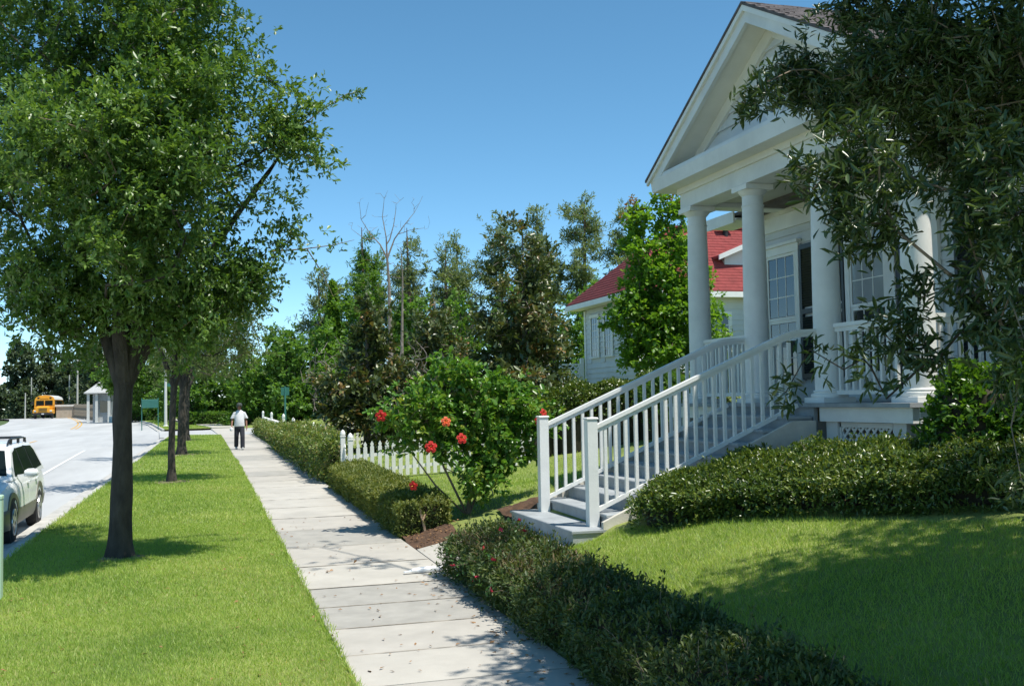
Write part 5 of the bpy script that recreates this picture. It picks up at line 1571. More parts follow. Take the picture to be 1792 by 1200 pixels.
A1, _ = lobe_points([((x * 1.25, y * 1.25, 2.15 + (z - 2.15) * 1.25, r * 1.25, wt * 3.0) if z > 3.5 and x > 3.45 else (x, y, z, r, wt * (1.05 if x > 3.62 and z > 2.2 else .9 if z > 2.8 else .62))) for x, y, z, r, wt in OAKR], 820, (0, 0, 0), 1.2)
A2, _ = lobe_points(UP, 1500, (0, 0, 0), 1.2)
A = np.concatenate([A1, A2])
tr = [[(6.5, 3.4, .8, .2), (6.48, 3.42, 1.6, .16), (6.4, 3.5, 2.7, .15), (6.3, 3.55, 3.6, .14)],
      [(6.4, 3.5, 2.7, .15), (5.8, 3.9, 3.5, .05), (5.3, 4.6, 3.7, .035), (4.9, 5.3, 4.15, .022), (4.4, 5.7, 4.3, .012)],
      [(6.4, 3.5, 2.7, .15), (5.5, 4.0, 3.0, .05), (4.7, 4.3, 3.05, .03), (4.1, 4.5, 2.95, .018), (3.75, 4.6, 2.8, .011)],
      [(6.48, 3.42, 1.8, .16), (5.6, 3.8, 2.3, .045), (4.8, 4.1, 2.5, .026), (4.1, 4.3, 2.5, .015), (3.75, 4.55, 2.45, .009)],
      [(6.3, 3.55, 3.6, .14), (6.2, 3.6, 4.8, .09), (6.3, 3.7, 6.2, .05)], [(6.3, 3.55, 3.6, .14), (5.6, 3.9, 4.6, .07), (5.0, 4.2, 5.2, .04)], [(6.3, 3.55, 3.6, .14), (7.0, 3.6, 4.8, .07)],
      [(6.3, 3.7, 6.2, .05), (5.9, 6.0, 7.6, .04), (5.3, 8.4, 8.4, .03), (4.8, 10.4, 8.9, .018), (4.35, 11.6, 9.0, .01)]]
ch = skeleton(tr, A, rtip=.0022, sag=.05, step=.22, pw=.5)
add_limbs(ch, M['bark'], M['twig'], oakr, ntrunk=10)
C1 = np.repeat(A1, 5, 0) + rng.normal(0, .055, (len(A1) * 5, 3))
d1 = unit(rng.normal(0, .6, C1.shape) + unit(C1 - np.array([4.6, 4.2, 3.4])) * .55 + [0, 0, -.05])
q1 = tufts(C1, d1, 7, .072, .017, spread=.5, back=.09, up=0.0, lv=.22, flat=.6)
tn = np.clip(np.repeat(np.repeat(rng.random(len(A1)), 5), 7) * .5 + rng.random(len(q1[0])) * .5, 0, 1)
# the loose low sprays: three hundred leaves stand out one by one
sel = np.where((q1[0][:, 2] < 2.62) & (q1[0][:, 0] < 3.75))[0]
rng.shuffle(sel)
sel = sel[:300]
keep = np.ones(len(q1[0]), bool); keep[sel] = False
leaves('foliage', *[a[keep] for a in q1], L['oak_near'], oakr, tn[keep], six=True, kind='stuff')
variants = []
for k in range(5):
    V, F, kk = leaf_geo(np.zeros((1, 3)), np.array([[0., 1, 0]]), np.array([[0., 0, 1]]), 1.0, .24, True)
    variants.append(mesh_np('leaf', V, F, np.repeat([.1 + .2 * k], kk)))
    variants[-1].materials.append(L['oak_near'])
for n_, i in enumerate(sel):
    lf = bpy.data.objects.new('leaf', variants[n_ % 5])
    col.objects.link(lf)
    D, U = Vector(q1[1][i]), Vector(q1[2][i])
    S = D.cross(U).normalized(); N = S.cross(D)
    s = float(q1[3][i])
    mt = Matrix((S, D, N)).transposed().to_4x4() @ Matrix.Diagonal((s, s, s, 1))
    mt.translation = Vector(q1[0][i]) - ORG[oakr]
    lf.matrix_basis = mt
    lf.parent = oakr
C2 = np.repeat(A2, 9, 0) + rng.normal(0, .2, (len(A2) * 9, 3))
q2 = tufts(C2, unit(rng.normal(0, 1, C2.shape)), 8, .10, .036, spread=.6, back=.1)
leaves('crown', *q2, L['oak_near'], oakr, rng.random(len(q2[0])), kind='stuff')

# ================================================================= MAGNOLIAS, MAPLE
def magnolia(base, h, r, label, na, bloom):
    lob = []
    for i in range(9):
        t = i / 8
        rr = r * (1 - .78 * t ** 1.35) * (.82 + .3 * rng.random())
        a = rng.random() * 6.28
        lob.append((math.cos(a) * r * .18, math.sin(a) * r * .18, h * (.1 + .83 * t), (rr, rr, h * .12), rr ** 1.6))
    root, A = tree('magnolia_tree', label, 'tree', base, [[(0, 0, -.2, .13), (0, 0, h * .3, .1), (.03, 0, h * .65, .06), (0, 0, h * .95, .02)]],
                   lob, 'magnolia', na=na, ntuft=6, per=8, Ln=.21, Wd=.095, tip=.17, spread=.7, up=.1, group='dark magnolias with brown backed leaves', ntrunk=9, shell=3.0, rtip=.006, bark='bark_grey', twig='bark_grey')
    pick = A[rng.choice(len(A), bloom, replace=False)]
    for p in pick:
        dr = unit(p - (np.array(base) + [0, 0, h * .5]))
        mb = MB()
        for k in range(6):
            a = k * math.pi / 3
            c = Vector(p) + Vector(dr) * .22
            u = Vector((math.cos(a), math.sin(a), .55))
            mb.add([c, c + u * .07 + Vector((-u.y, u.x, 0)) * .045, c + u * .13, c + u * .07 - Vector((-u.y, u.x, 0)) * .045], [(0, 1, 2, 3)])
        mb.build('flower', M['bloom'], root, fix=False)
magnolia((9.75, 31.6, float(ground(9.75, 31.6))), 6.55, 2.15, 'tallest dark magnolia with brown leaf backs, standing before the red roofed house', 330, 6)
magnolia((5.15, 34.0, float(ground(5.1, 34))), 5.0, 1.75, 'leftmost magnolia, thinner and dusty green, near the far picket fence', 230, 3)
magnolia((8.75, 40.0, float(ground(8.9, 40))), 5.1, 2.0, 'middle magnolia of the three, lower and set farther back', 230, 3)

mb_ = (11.25, 24.9, float(ground(11.25, 24.9)))
zz = 1.0
ML0 = [(0, 0, 1.7, (1.1, 1.0, .7)), (.6, -.1, 2.6, (1.0, .9, .8)), (-.6, .1, 2.5, (.95, .9, .7)), (-1.1, 0, 1.9, (.6, .6, .5)), (0, .1, 3.4, (.95, .85, .8)), (-.55, 0, 4.0, (.5, .5, .75)), (-.75, 0, 4.9, (.22, .22, .5)), (.45, 0, 4.3, (.5, .5, .8)), (.2, 0, 5.2, (.26, .26, .5)), (.65, 0, 5.1, (.22, .22, .4)), (1.1, .0, 3.5, (.5, .5, .5)), (-1.5, 0, 1.7, (.4, .4, .3)), (1.1, -.1, 1.9, (.6, .6, .6)), (-1.0, 0, 3.1, (.4, .4, .45)), (-1.35, 0, 2.75, (.2, .2, .2))]
tree('maple_tree', 'bright green young maple with reddish tips, in front of the red roofed house', 'tree', mb_, [[(0, 0, -.1, .09), (.02, 0, 1.2, .07), (0, 0, 2.6, .05), (-.1, 0, 4.0, .03)], [(.02, 0, 1.2, .07), (.4, 0, 2.6, .035), (.4, 0, 4.3, .02)]],
     [(x * (1.0 if x > 0 else .86) + .1, y, z * 1.11, tuple(q * 1.0 for q in r)) for x, y, z, r in ML0 if not (x < -1.05 and z < 2)], 'maple', na=400, ntuft=7, per=8, Ln=.115, Wd=.09, tip=.15, spread=.85, up=.1, ntrunk=9, bark='bark_grey', twig='twig', shell=2.2, rtip=.004)
mp = bpy.data.objects['maple_tree']
C = np.array([(mb_[0] + x, mb_[1] + y, mb_[2] + z) for x, y, z in [(.95 * u + .1, v, 1.1 * t_) for u, v, t_ in ((-.75, 0, 5.4), (-.8, 0, 5.2), (-.65, .05, 5.3), (.2, 0, 5.7), (.1, .1, 5.5), (.65, 0, 5.5), (.7, 0, 5.3), (-.95, 0, 5.0), (.3, 0, 5.6), (-.6, 0, 5.0))]])
C = np.repeat(C, 5, 0) + rng.normal(0, .1, (50, 3))
q = tufts(C, unit(rng.normal(0, .4, C.shape) + [0, 0, 1]), 5, .1, .06)
leaves('reddish_tips', *q, L['maple_tip'], mp, rng.random(len(q[0])), kind='stuff')
# small shrub with a red flower right of the maple, seen between the columns
sb = (11.35, 21.8, float(ground(11.35, 21.8)))
tree('shrub', 'thin dark leaved shrub seen between the two left porch columns', 'shrub', sb, [[(0, 0, 0, .03), (.02, 0, .5, .025), (0, 0, 1.2, .012)], [(0, 0, .3, .02), (.3, 0, 1.3, .01)]],
     [(0, 0, 1.5, (.5, .4, .5)), (.25, 0, 2.0, (.35, .3, .4)), (-.3, 0, 1.1, (.4, .4, .4)), (.4, 0, 1.1, (.4, .4, .5))], 'azalea', na=70, ntuft=4, per=6, Ln=.085, Wd=.04, tip=.12, ntrunk=6, bark='bark_grey', twig='twig')

# ================================================================= PINES AND WOODS BEHIND
def pine(x, y, h, r, lo, label, na=60, dense=1.0, lm='pine', crown_top=.5):
    z0 = float(ground(x, y)) - .3
    lob = []
    k = 9
    for i in range(k):
        t = i / (k - 1)
        rr = r * (.55 + .6 * math.sin(math.pi * min(1, (t * .8 + .18)))) * (.75 + .5 * rng.random()) * (1 - .45 * t ** 3)
        a = rng.random() * 6.28
        o = r * .42 * rng.random() * (1 - .5 * t)
        lob.append((o * math.cos(a), o * math.sin(a), h * (lo + (1.0 - lo) * t * .97), (rr * .9, rr * .9, h * .045 + .25), rr ** 1.5))
    lean = rng.normal(0, .25)
    return tree('pine_tree', label, 'tree', (x, y, z0), [[(0, 0, 0, .24), (lean * .4, 0, h * .4, .19), (lean, 0, h * .75, .12), (lean * 1.2, 0, h * .98, .03)]],
                lob, lm, na=na, ntuft=int(8 * dense), per=13, Ln=.36, Wd=.085, tip=.42, spread=.8, up=.25, bark='bark_pine', twig='bark_pine', group='pines behind the houses', ntrunk=8, rtip=.016, step=.8)
PN = [(9.9, 90.5, 11.8, 1.6, .45, 'pale thin pine top at the left end of the pine row'), (13.6, 89.3, 15.6, 1.75, .28, 'dark ivy clad pine just left of the bare dead tree'), (17.3, 88.3, 15.2, 1.9, .42, 'open pine just right of the bare dead tree'),
      (20.1, 87.5, 13.2, 1.8, .4, 'shorter pale pine over the middle magnolia'), (22.6, 94, 14.6, 1.9, .5, 'thin pine rising over the gap left of the tallest magnolia'), (24.6, 86.3, 15.2, 2.2, .45, 'pine behind the left shoulder of the tallest magnolia'),
      (27.6, 85.2, 16.4, 2.3, .45, 'pine behind the tip of the tallest magnolia'), (31.2, 84.2, 16.9, 2.5, .42, 'broadest full crowned pine, right of the tallest magnolia'), (34.6, 83.3, 16.4, 1.9, .5, 'pine half hidden behind the maple'),
      (15.4, 97, 14.0, 1.7, .45, 'pine standing behind the bare dead tree'), (18.9, 99, 12.6, 1.9, .35, 'far pine in the second row, left of the shorter pale pine'), (29.6, 92, 13.6, 2.0, .4, 'far pine in the second row between two taller ones'), (11.8, 97, 11.6, 1.7, .35, 'far pine in the second row at the left')]
for i, (x, y, h, r, lo, lb) in enumerate(PN):
    pine(x, y, h, r, lo, lb, na=75 if i in (1, 7) else 60, dense=1.6 if i in (1, 7) else 1.1, lm='wood' if i == 1 else 'pine')
# bare dead tree
db = (12.2, 69.2, 1.0)
dt = thing('dead_tree', 'tall bare dead tree with a forked leafless crown against the sky', 'tree', db)
tr = [[(db[0], db[1], 0.5, .2), (db[0] - .1, db[1], 6, .15), (db[0] - .15, db[1], 10, .1), (db[0] - .25, db[1], 11.6, .08)],
      [(db[0] - .25, db[1], 11.6, .07), (db[0] - .7, db[1], 12.5, .045), (db[0] - 1.35, db[1] + .3, 13.3, .03), (db[0] - 1.9, db[1] + .3, 14.2, .018), (db[0] - 2.05, db[1], 15.2, .01)],
      [(db[0] - .25, db[1], 11.6, .07), (db[0] + .25, db[1], 12.9, .045), (db[0] + .95, db[1] - .2, 13.9, .028), (db[0] + 1.6, db[1], 14.7, .016), (db[0] + 1.95, db[1], 15.3, .01)],
      [(db[0] - .25, db[1], 11.6, .07), (db[0] - .3, db[1], 13.0, .04), (db[0] - .5, db[1] + .2, 14.4, .024), (db[0] - .4, db[1], 15.6, .012)],
      [(db[0] - .2, db[1], 12.4, .05), (db[0] + .2, db[1], 13.8, .028), (db[0] + .45, db[1], 15.3, .012)],
      [(db[0] + .5, db[1], 13.2, .03), (db[0] + 1.4, db[1] + .3, 13.6, .018), (db[0] + 2.3, db[1], 13.7, .01)],
      [(db[0] - 1.0, db[1], 12.8, .03), (db[0] - 1.8, db[1], 12.9, .018), (db[0] - 2.6, db[1], 13.5, .01)]]
A = []
for line in tr[1:]:
    for q in line[1:]:
        for k in range(5):
            A.append(np.array(q[:3]) + rng.normal(0, .3, 3) + [0, 0, .3])
A2, _ = lobe_points([(.2, 0, 9.0, (.6, .6, 2.2))], 16, db, 1.5)
add_limbs(skeleton(tr, np.concatenate([np.array(A), A2]), rtip=.0085, step=.4, sag=.02), M['bark_grey'], M['bark_grey'], dt, ntrunk=7, nlimb=4)
db2 = (13.2, 71.0, 1.0)
d2 = thing('dead_tree', 'second slimmer bare trunk just right of the tall dead tree', 'tree', db2)
A, _ = lobe_points([(0, 0, 9.6, (.7, .7, 2.2)), (.1, 0, 11.6, (.5, .5, 1.2))], 34, db2, 1.5)
add_limbs(skeleton([[(db2[0], db2[1], .4, .13), (db2[0], db2[1], 6, .1), (db2[0] + .1, db2[1], 10.5, .05), (db2[0], db2[1], 12.6, .02)]], A, rtip=.011, step=.5), M['bark_grey'], M['bark_grey'], d2, ntrunk=8, nlimb=4)
# grey twiggy bare shrubs behind the magnolias
for (x, y, h, r, lb) in ((7.25, 36.5, 3.9, 1.15, 'grey leafless shrub between the left and middle magnolias'), (4.2, 36.2, 4.0, 1.0, 'grey leafless shrub just left of the leftmost magnolia'), (6.3, 38.5, 4.4, 1.0, 'grey leafless shrub under the bare dead tree')):
    bs = (x, y, float(ground(x, y)))
    rt = thing('bare_shrub', lb, 'shrub', bs, 'grey leafless shrubs')
    A, _ = lobe_points([(0, 0, h * .62, (r, r, h * .36))], 190, bs, 1.0)
    add_limbs(skeleton([[(x, y, bs[2] - .1, .05), (x, y, bs[2] + .7, .04), (x + .1, y, bs[2] + 1.6, .02)], [(x, y, bs[2] + .4, .04), (x - .5, y, bs[2] + 1.8, .02)], [(x, y, bs[2] + .4, .04), (x + .6, y, bs[2] + 2.0, .02)]], A, rtip=.007, step=.5, sag=-.05), M['twig_grey'], M['twig_grey'], rt, ntrunk=6, nlimb=4)

def bushy(name, label, x, y, h, r, lm, na, group, Ln=.2, Wd=.12, lo=.12, z0=None, trunk=.16, ntuft=6, per=9):
    z0 = float(ground(x, y)) - .1 if z0 is None else z0
    lob = []
    for i in range(8):
        t = lo + (1 - lo) * (i + .5) / 8
        rr = r * (.62 + .38 * math.sin(math.pi * min(1, t * .95))) * (.75 + .45 * rng.random()) * (1 - .35 * t ** 3)
        a = rng.random() * 6.28
        o = r * .38 * rng.random()
        lob.append((o * math.cos(a), o * math.sin(a), h * t * .93, (rr, rr, h * .13), rr ** 1.6))
    return tree(name, label, 'tree', (x, y, z0), [[(0, 0, 0, trunk), (.05, 0, h * .35, trunk * .75), (.1, 0, h * .8, trunk * .25)], [(.02, 0, h * .25, trunk * .7), (r * .4, 0, h * .6, trunk * .3)]],
                lob, lm, na=na, ntuft=ntuft, per=per, Ln=Ln, Wd=Wd, tip=.3 + r * .05, spread=.8, group=group, ntrunk=7, rtip=.012, step=.7, shell=2.6, bark='bark', twig='bark')
WG = 'green trees of the wood beyond the side street'
for (x, y, h, r, lb) in ((5.9, 77, 6.6, 2.0, 'bright layered green tree of the wood, left of the leftmost magnolia'), (8.6, 79, 7.6, 2.2, 'taller green tree of the wood behind the leftmost magnolia'), (3.4, 80, 6.2, 2.2, 'green tree of the wood right above the walking man'), (1.0, 88, 6.6, 2.4, 'tree of the wood behind the far clipped hedge'),
                         (-1.4, 101, 7.2, 2.6, 'tree of the wood behind the third oak'), (-4.2, 112, 8.0, 2.8, 'tree of the wood behind the teal green sign'), (-6.6, 122, 8.6, 2.8, 'tree of the wood just right of the gatehouse'), (-7.4, 112.0, 7.6, 2.2, 'shade tree added in front of the gatehouse to darken it'), (12.0, 82, 9.0, 2.4, 'tree of the wood under the ivy clad pine'), (15.6, 80, 8.6, 2.5, 'tree of the wood under the open pine'),  # the tree before the gatehouse is added to cast shade on it
                         (19.4, 80, 8.4, 2.6, 'tree of the wood behind the middle magnolia'), (24.0, 80, 8.8, 2.9, 'tree of the wood behind the tallest magnolia'), (29.0, 78, 8.8, 2.9, 'tree of the wood left of the red roofed house'), (17.6, 93, 8.2, 2.4, 'farther tree of the wood below the shorter pale pine'), (21.8, 90, 8.4, 2.6, 'farther tree of the wood in the gap left of the tallest magnolia'), (7.2, 95, 8.6, 2.4, 'farther tree of the wood behind the green street pole')):
    bushy('woodland_tree', lb, x, y, h, r, 'wood', 150, WG, .28, .18, .5 if 'shade tree' in lb else .04)
# conical cypress
cy = thing('cypress_tree', 'slim pointed light green cypress at the left end of the pines', 'tree', (10.0, 83, 1.2))
bushy('woodland_tree', 'low light green tree beneath the pointed cypress', 9.6, 76, 5.4, 1.6, 'maple', 70, WG, .2, .12, .1)
A = []
B0 = np.array([10.0, 83, float(ground(10, 83))])
t = rng.random(1500)
a = rng.random(1500) * 6.283
rr = 1.25 * (1 - t ** 1.2) * (.65 + .45 * rng.random(1500)) + .05
P = B0 + np.stack([rr * np.cos(a), rr * np.sin(a), .6 + t * 9.6], 1)
N = unit(np.stack([np.cos(a), np.sin(a), np.full(1500, .5)], 1))
q = tufts(P, N, 8, .28, .09, spread=.5)
leaves('crown', *q, L['wood'], cy, np.clip(rng.random(len(q[0])) * .6 + .4, 0, 1))
MB().tube([B0, B0 + np.array([0, 0, 6])], [.14, .04], 8).build('trunk', M['bark'], cy, smooth=True)
# the trees far down the road, on the left
FG = 'trees at the far end of the road'
for i, (x, y, h, r, lb) in enumerate(((-33.5, 188, 10.6, 2.9, 'far tree at the very left edge, leafy and leaning in'), (-27.6, 186, 13.6, 3.1, 'tallest far tree, standing left of the bus'), (-23.6, 190, 13.0, 3.2, 'far tree directly above the bus'), (-19.8, 184, 12.0, 3.0, 'far tree right of the bus'), (-15.6, 172, 12.6, 3.0, 'far tree above the masonry pier'), (-13.2, 160, 11.8, 2.8, 'far tree behind the board fence'), (-30.6, 178, 6.6, 2.6, 'low round far tree left of the bus'), (-26.0, 176, 5.2, 2.2, 'low far bush tree directly behind the bus'), (-9.6, 148, 10.4, 2.8, 'far tree behind the gatehouse'), (-17.5, 200, 10, 3, 'far tree deep behind the pier'), (-37.5, 205, 5.4, 3, 'low far trees at the left end of the road'))):
    bushy('far_tree', lb, x, y, h, r, 'farwood', 150, FG, .5, .32, .12, z0=float(b(y)) - .6, trunk=.22)
P = np.stack([rng.uniform(-75, 10, 2600), rng.uniform(225, 250, 2600), np.zeros(2600)], 1)
P[:, 2] = -1.5 + rng.random(2600) ** 1.5 * (4.6 + 1.5 * np.sin(P[:, 0] * .35) + np.sin(P[:, 0] * .9 + 1))
q = tufts(P, unit(rng.normal(0, 1, P.shape)), 7, .9, .6)
o = leaves('treeline', *q, L['farwood'], None, rng.random(len(q[0])), kind='stuff')

# ================================================================= HEDGES AND BUSHES
def box_points(x0, x1, y0, y1, zf, h, n, wob=.05, rnd=.06):
    """points on top, sides and ends of a clipped hedge standing on zf."""
    lx, ly = x1 - x0, y1 - y0
    areas = np.array([lx * ly, h * ly, h * ly, h * lx, h * lx])
    k = rng.choice(5, n, p=areas / areas.sum())
    u, v = rng.random(n), rng.random(n)
    X = np.where(k == 0, x0 + lx * u, np.where(k == 1, x0, np.where(k == 2, x1, x0 + lx * u)))
    Y = np.where(k <= 2, y0 + ly * np.where(k == 0, v, u), np.where(k == 3, y0, y1))
    Z = np.where(k == 0, h, h * v)
    N = np.zeros((n, 3))
    N[k == 0, 2] = 1; N[k == 1, 0] = -1; N[k == 2, 0] = 1; N[k == 3, 1] = -1; N[k == 4, 1] = 1
    w_ = wob * (np.sin(Y * 4.3 + X * 3) * .5 + np.sin(Y * 9.1 + Z * 8) * .35 + rng.normal(0, .55, n))
    P = np.stack([X, Y, Z], 1) + N * w_[:, None]
    # rounded upper edges
    e = np.minimum(np.minimum(P[:, 0] - x0, x1 - P[:, 0]), np.minimum(P[:, 1] - y0, y1 - P[:, 1]))
    drop = rnd * np.exp(-np.maximum(e, 0) / .07)
    P[:, 2] = np.maximum(P[:, 2] - drop * (P[:, 2] / h) ** 3, .0)
    N = unit(N + np.stack([0 * X, 0 * X, (Z / h) ** 2 * .5], 1))
    P[:, 2] += zf(P[:, 0], P[:, 1])
    return P, N
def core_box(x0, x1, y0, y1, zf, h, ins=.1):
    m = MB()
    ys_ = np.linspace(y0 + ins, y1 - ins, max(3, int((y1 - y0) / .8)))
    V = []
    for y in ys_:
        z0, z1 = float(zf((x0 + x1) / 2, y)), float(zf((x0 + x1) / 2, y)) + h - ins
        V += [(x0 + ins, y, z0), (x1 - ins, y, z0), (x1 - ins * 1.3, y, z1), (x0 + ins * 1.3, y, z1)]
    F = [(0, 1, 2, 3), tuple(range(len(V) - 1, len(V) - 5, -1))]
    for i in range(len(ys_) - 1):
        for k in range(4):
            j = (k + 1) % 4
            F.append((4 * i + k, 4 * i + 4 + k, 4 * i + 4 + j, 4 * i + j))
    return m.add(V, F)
zs_ = lambda x, y: b(y) + .03 + np.maximum(0, np.asarray(x) - 2.8) * .12
# low clipped hedge in the middle
P, N = box_points(2.70, 3.45, 15.0, 23.2, zs_, .50, 15000, .045)
hedge('low_hedge', 'low clipped yellow green hedge along the sidewalk in front of the picket fence', 'hedge', P, N, .05, .018, 'box', (3.1, 19, .2), per=4, spread=.85, core=core_box(2.70, 3.45, 15.0, 23.2, zs_, .50))
# tall rose hedge beyond it
P, N = box_points(2.72, 3.12, 24.2, 42, zs_, 1.0, 11500, .17, .12)
P[:, 2] += (P[:, 2] - zs_(P[:, 0], P[:, 1])) * (.06 * np.clip((34 - P[:, 1]) / 9, 0, 1) - .16 * np.clip((P[:, 1] - 33) / 7, 0, 1))
P2, N2 = box_points(2.8, 3.15, 42, 59, zs_, .78, 3000, .11, .12)
P = np.concatenate([P, P2]); N = np.concatenate([N, N2])
hd_ = hedge('rose_hedge', 'tall loose rose hedge along the sidewalk, hiding the picket fence by the walking man', 'hedge', P, N, .075, .042, 'rose', (3.0, 40, .4), per=4, spread=.9, core=core_box(2.75, 3.1, 24.2, 59, zs_, .72, .12))
# front hedge along the sidewalk, nearest to the camera
zf_ = lambda x, y: b(y) + .04 + np.maximum(0, np.asarray(x) - 2.8) * .2
P, N = box_points(2.70, 3.40, 1.5, 11.95, zf_, .46, 17500, .075, .1)
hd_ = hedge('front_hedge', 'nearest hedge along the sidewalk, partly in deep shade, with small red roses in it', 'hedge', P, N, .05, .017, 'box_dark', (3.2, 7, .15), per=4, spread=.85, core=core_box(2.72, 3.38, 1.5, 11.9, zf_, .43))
n = 1500
P = np.stack([rng.uniform(2.75, 3.36, n), 7.2 + 4.5 * rng.random(n) ** .55, np.zeros(n)], 1)
P[:, 2] = zf_(P[:, 0], P[:, 1]) + .39 + rng.random(n) * .1
q = tufts(P, unit(rng.normal(0, .4, P.shape) + [0, 0, .8]), 4, .06, .012)
leaves('dry_tips', *q, L['brownish'], hd_, rng.random(len(q[0])))
def wisps(root, P, N, n, ln, lm, Ln=.04, Wd=.016, bark='twig'):
    """shoots that stick out of a clipped hedge."""
    k = rng.choice(len(P), n)
    tb = MB()
    C, D = [], []
    for i in k:
        d = unit(N[i] * .8 + rng.normal(0, .45, 3) + [0, 0, .5])
        l = ln * (.4 + .9 * rng.random())
        p, e = P[i], P[i] + d * l + np.array([0, 0, -.03 * l])
        tb.tube([p - d * .05, (p + e) / 2 + [0, 0, .02], e], [.003, .0025, .0015], 3, caps=False)
        for t in np.linspace(.15, 1, 8):
            C.append(p + (e - p) * t); D.append(unit(d + rng.normal(0, .6, 3)))
    o = tb.build('shoots', M[bark], root, fix=False); o['kind'] = 'stuff'
    q = tufts(np.array(C), np.array(D), 2, Ln, Wd, spread=.5, back=.01)
    leaves('shoot_leaves', *q, L[lm], root, rng.random(len(q[0])), kind='stuff')
P, N = box_points(2.70, 3.40, 3, 11.9, zf_, .46, 4000, .06, .1)
wisps(hd_, P, N, 240, .15, 'box_dark')
# rose canes with small red blooms in the front hedge
rb = thing('rose_bush', 'small red flowered rose growing through the front hedge', 'rose', (2.9, 10.7, .2))
tb, C, D = MB(), [], []
ends = []
for (x, y, z) in ((2.52, 10.85, .42), (2.66, 10.5, .30), (2.80, 10.6, .62), (2.75, 10.9, .5), (3.05, 10.9, .76), (2.60, 10.1, .42), (3.2, 10.5, .78), (2.58, 9.6, .38), (2.7, 9.9, .6), (3.3, 11.0, .83), (3.1, 10.4, .72), (2.55, 11.4, .45)):
    s = np.array([2.95, 10.7 + rng.normal(0, .4), .25]); e = np.array([x, y, z])
    mid = (s + e) / 2 + [0, 0, .12]
    tb.tube([s, mid, e], [.006, .005, .003], 5, caps=False)
    for t in np.linspace(.3, 1, 9):
        C.append(s * (1 - t) ** 2 + 2 * mid * t * (1 - t) + e * t * t + rng.normal(0, .03, 3)); D.append(unit(rng.normal(0, 1, 3)))
    ends.append(e)
tb.build('cane', M['twig'], rb, fix=False)
q = tufts(np.array(C), np.array(D), 4, .042, .026, spread=.6)
leaves('foliage', *q, L['rosefresh'], rb, rng.random(len(q[0])))
fl = None
for i, e in enumerate(ends[:10]):
    if fl is None:
        fm = MB()
        for k in range(7):
            a = k * .9
            u = Vector((math.cos(a), math.sin(a), .5 + .25 * (k % 2)))
            c = Vector(e)
            tv = Vector((-u.y, u.x, 0)) * .016
            fm.add([c, c + u * .018 + tv, c + u * .034, c + u * .018 - tv], [(0, 1, 2, 3)])
        fl = fm.build('rose_flower', M['petal_p'], rb, origin=tuple(e), fix=False)
    else:
        copy_of(fl, tuple(e), rb, rot=tuple(rng.normal(0, .6, 3)))

# azalea mass before the porch
def blob_points(path, h, n, zf, wob=.06):
    """path: (x, y, radius) joined capsules; rounded top, steep sides."""
    path = np.array(path)
    seg = rng.integers(0, len(path) - 1, n)
    t = rng.random((n, 1))
    C = path[seg] * (1 - t) + path[seg + 1] * t
    a = rng.random(n) * 6.283
    m = rng.random(n)
    r = C[:, 2] * np.where(m < .5, np.sqrt(rng.random(n)), 1.0)
    X, Y = C[:, 0] + r * np.cos(a), C[:, 1] + r * np.sin(a)
    # distance to the nearest capsule decides the height there
    d = np.full(n, 9.)
    for i in range(len(path) - 1):
        p, q = path[i], path[i + 1]
        v = q[:2] - p[:2]
        tt = np.clip(((X - p[0]) * v[0] + (Y - p[1]) * v[1]) / (v @ v), 0, 1)
        rr = p[2] + (q[2] - p[2]) * tt
        d = np.minimum(d, np.hypot(X - p[0] - v[0] * tt, Y - p[1] - v[1] * tt) / rr)
    lump = .88 + .09 * np.sin(X * 3.1 + Y * 2.3) + .07 * np.sin(X * 6.3 - Y * 5.1 + 1)
    top = h * lump * np.power(np.clip(1 - np.clip(d, 0, 1) ** 3.2, 0, 1), .5)
    Z = np.where((m < .5) | (d < .93), top, top * 0 + h * rng.random(n) * .8 * lump)
    Z = np.where(d >= .93, h * lump * rng.random(n) ** .8 * .82, Z)
    N = np.stack([np.cos(a) * (.25 + d), np.sin(a) * (.25 + d), 1.15 - .8 * np.clip(d, 0, 1)], 1)
    N = unit(N)
    P = np.stack([X, Y, zf(X, Y) + np.maximum(Z, .03)], 1) + N * rng.normal(0, wob, n)[:, None] * .6
    return P, N
AZ = [(5.25, 11.25, .55), (5.9, 11.05, .66), (6.45, 10.2, .72), (6.85, 9.2, .72), (7.25, 8.4, .74), (7.9, 7.8, .8), (8.8, 7.2, .85)]
P, N = blob_points(AZ, .53, 27000, ground)
P[:, 2] += np.clip((P[:, 0] - 7.0) * .12, 0, .2) * (P[:, 2] > ground(P[:, 0], P[:, 1]) + .2)
k = (P[:, 1] < 11.80) | (P[:, 0] > 7.56)
P, N = P[k], N[k]
cm_ = MB()
for (x, y, r) in AZ:
    zg_ = float(ground(x, y))
    cm_.lathe([(r * .6, -.05), (r * .62, .15), (r * .5, .3), (.02, .4)], (x, y, zg_ - .03), 14)
az = hedge('azalea_hedge', 'broad rounded azalea hedge in front of the porch, dark and glossy with yellow green tips', 'hedge', P, N, .05, .021, 'azalea', (6.4, 10, .9), per=5, spread=.8, core=cm_)
wisps(az, P[P[:, 2] > ground(P[:, 0], P[:, 1]) + .4], N[P[:, 2] > ground(P[:, 0], P[:, 1]) + .4], 320, .09, 'azalea', .05, .02)
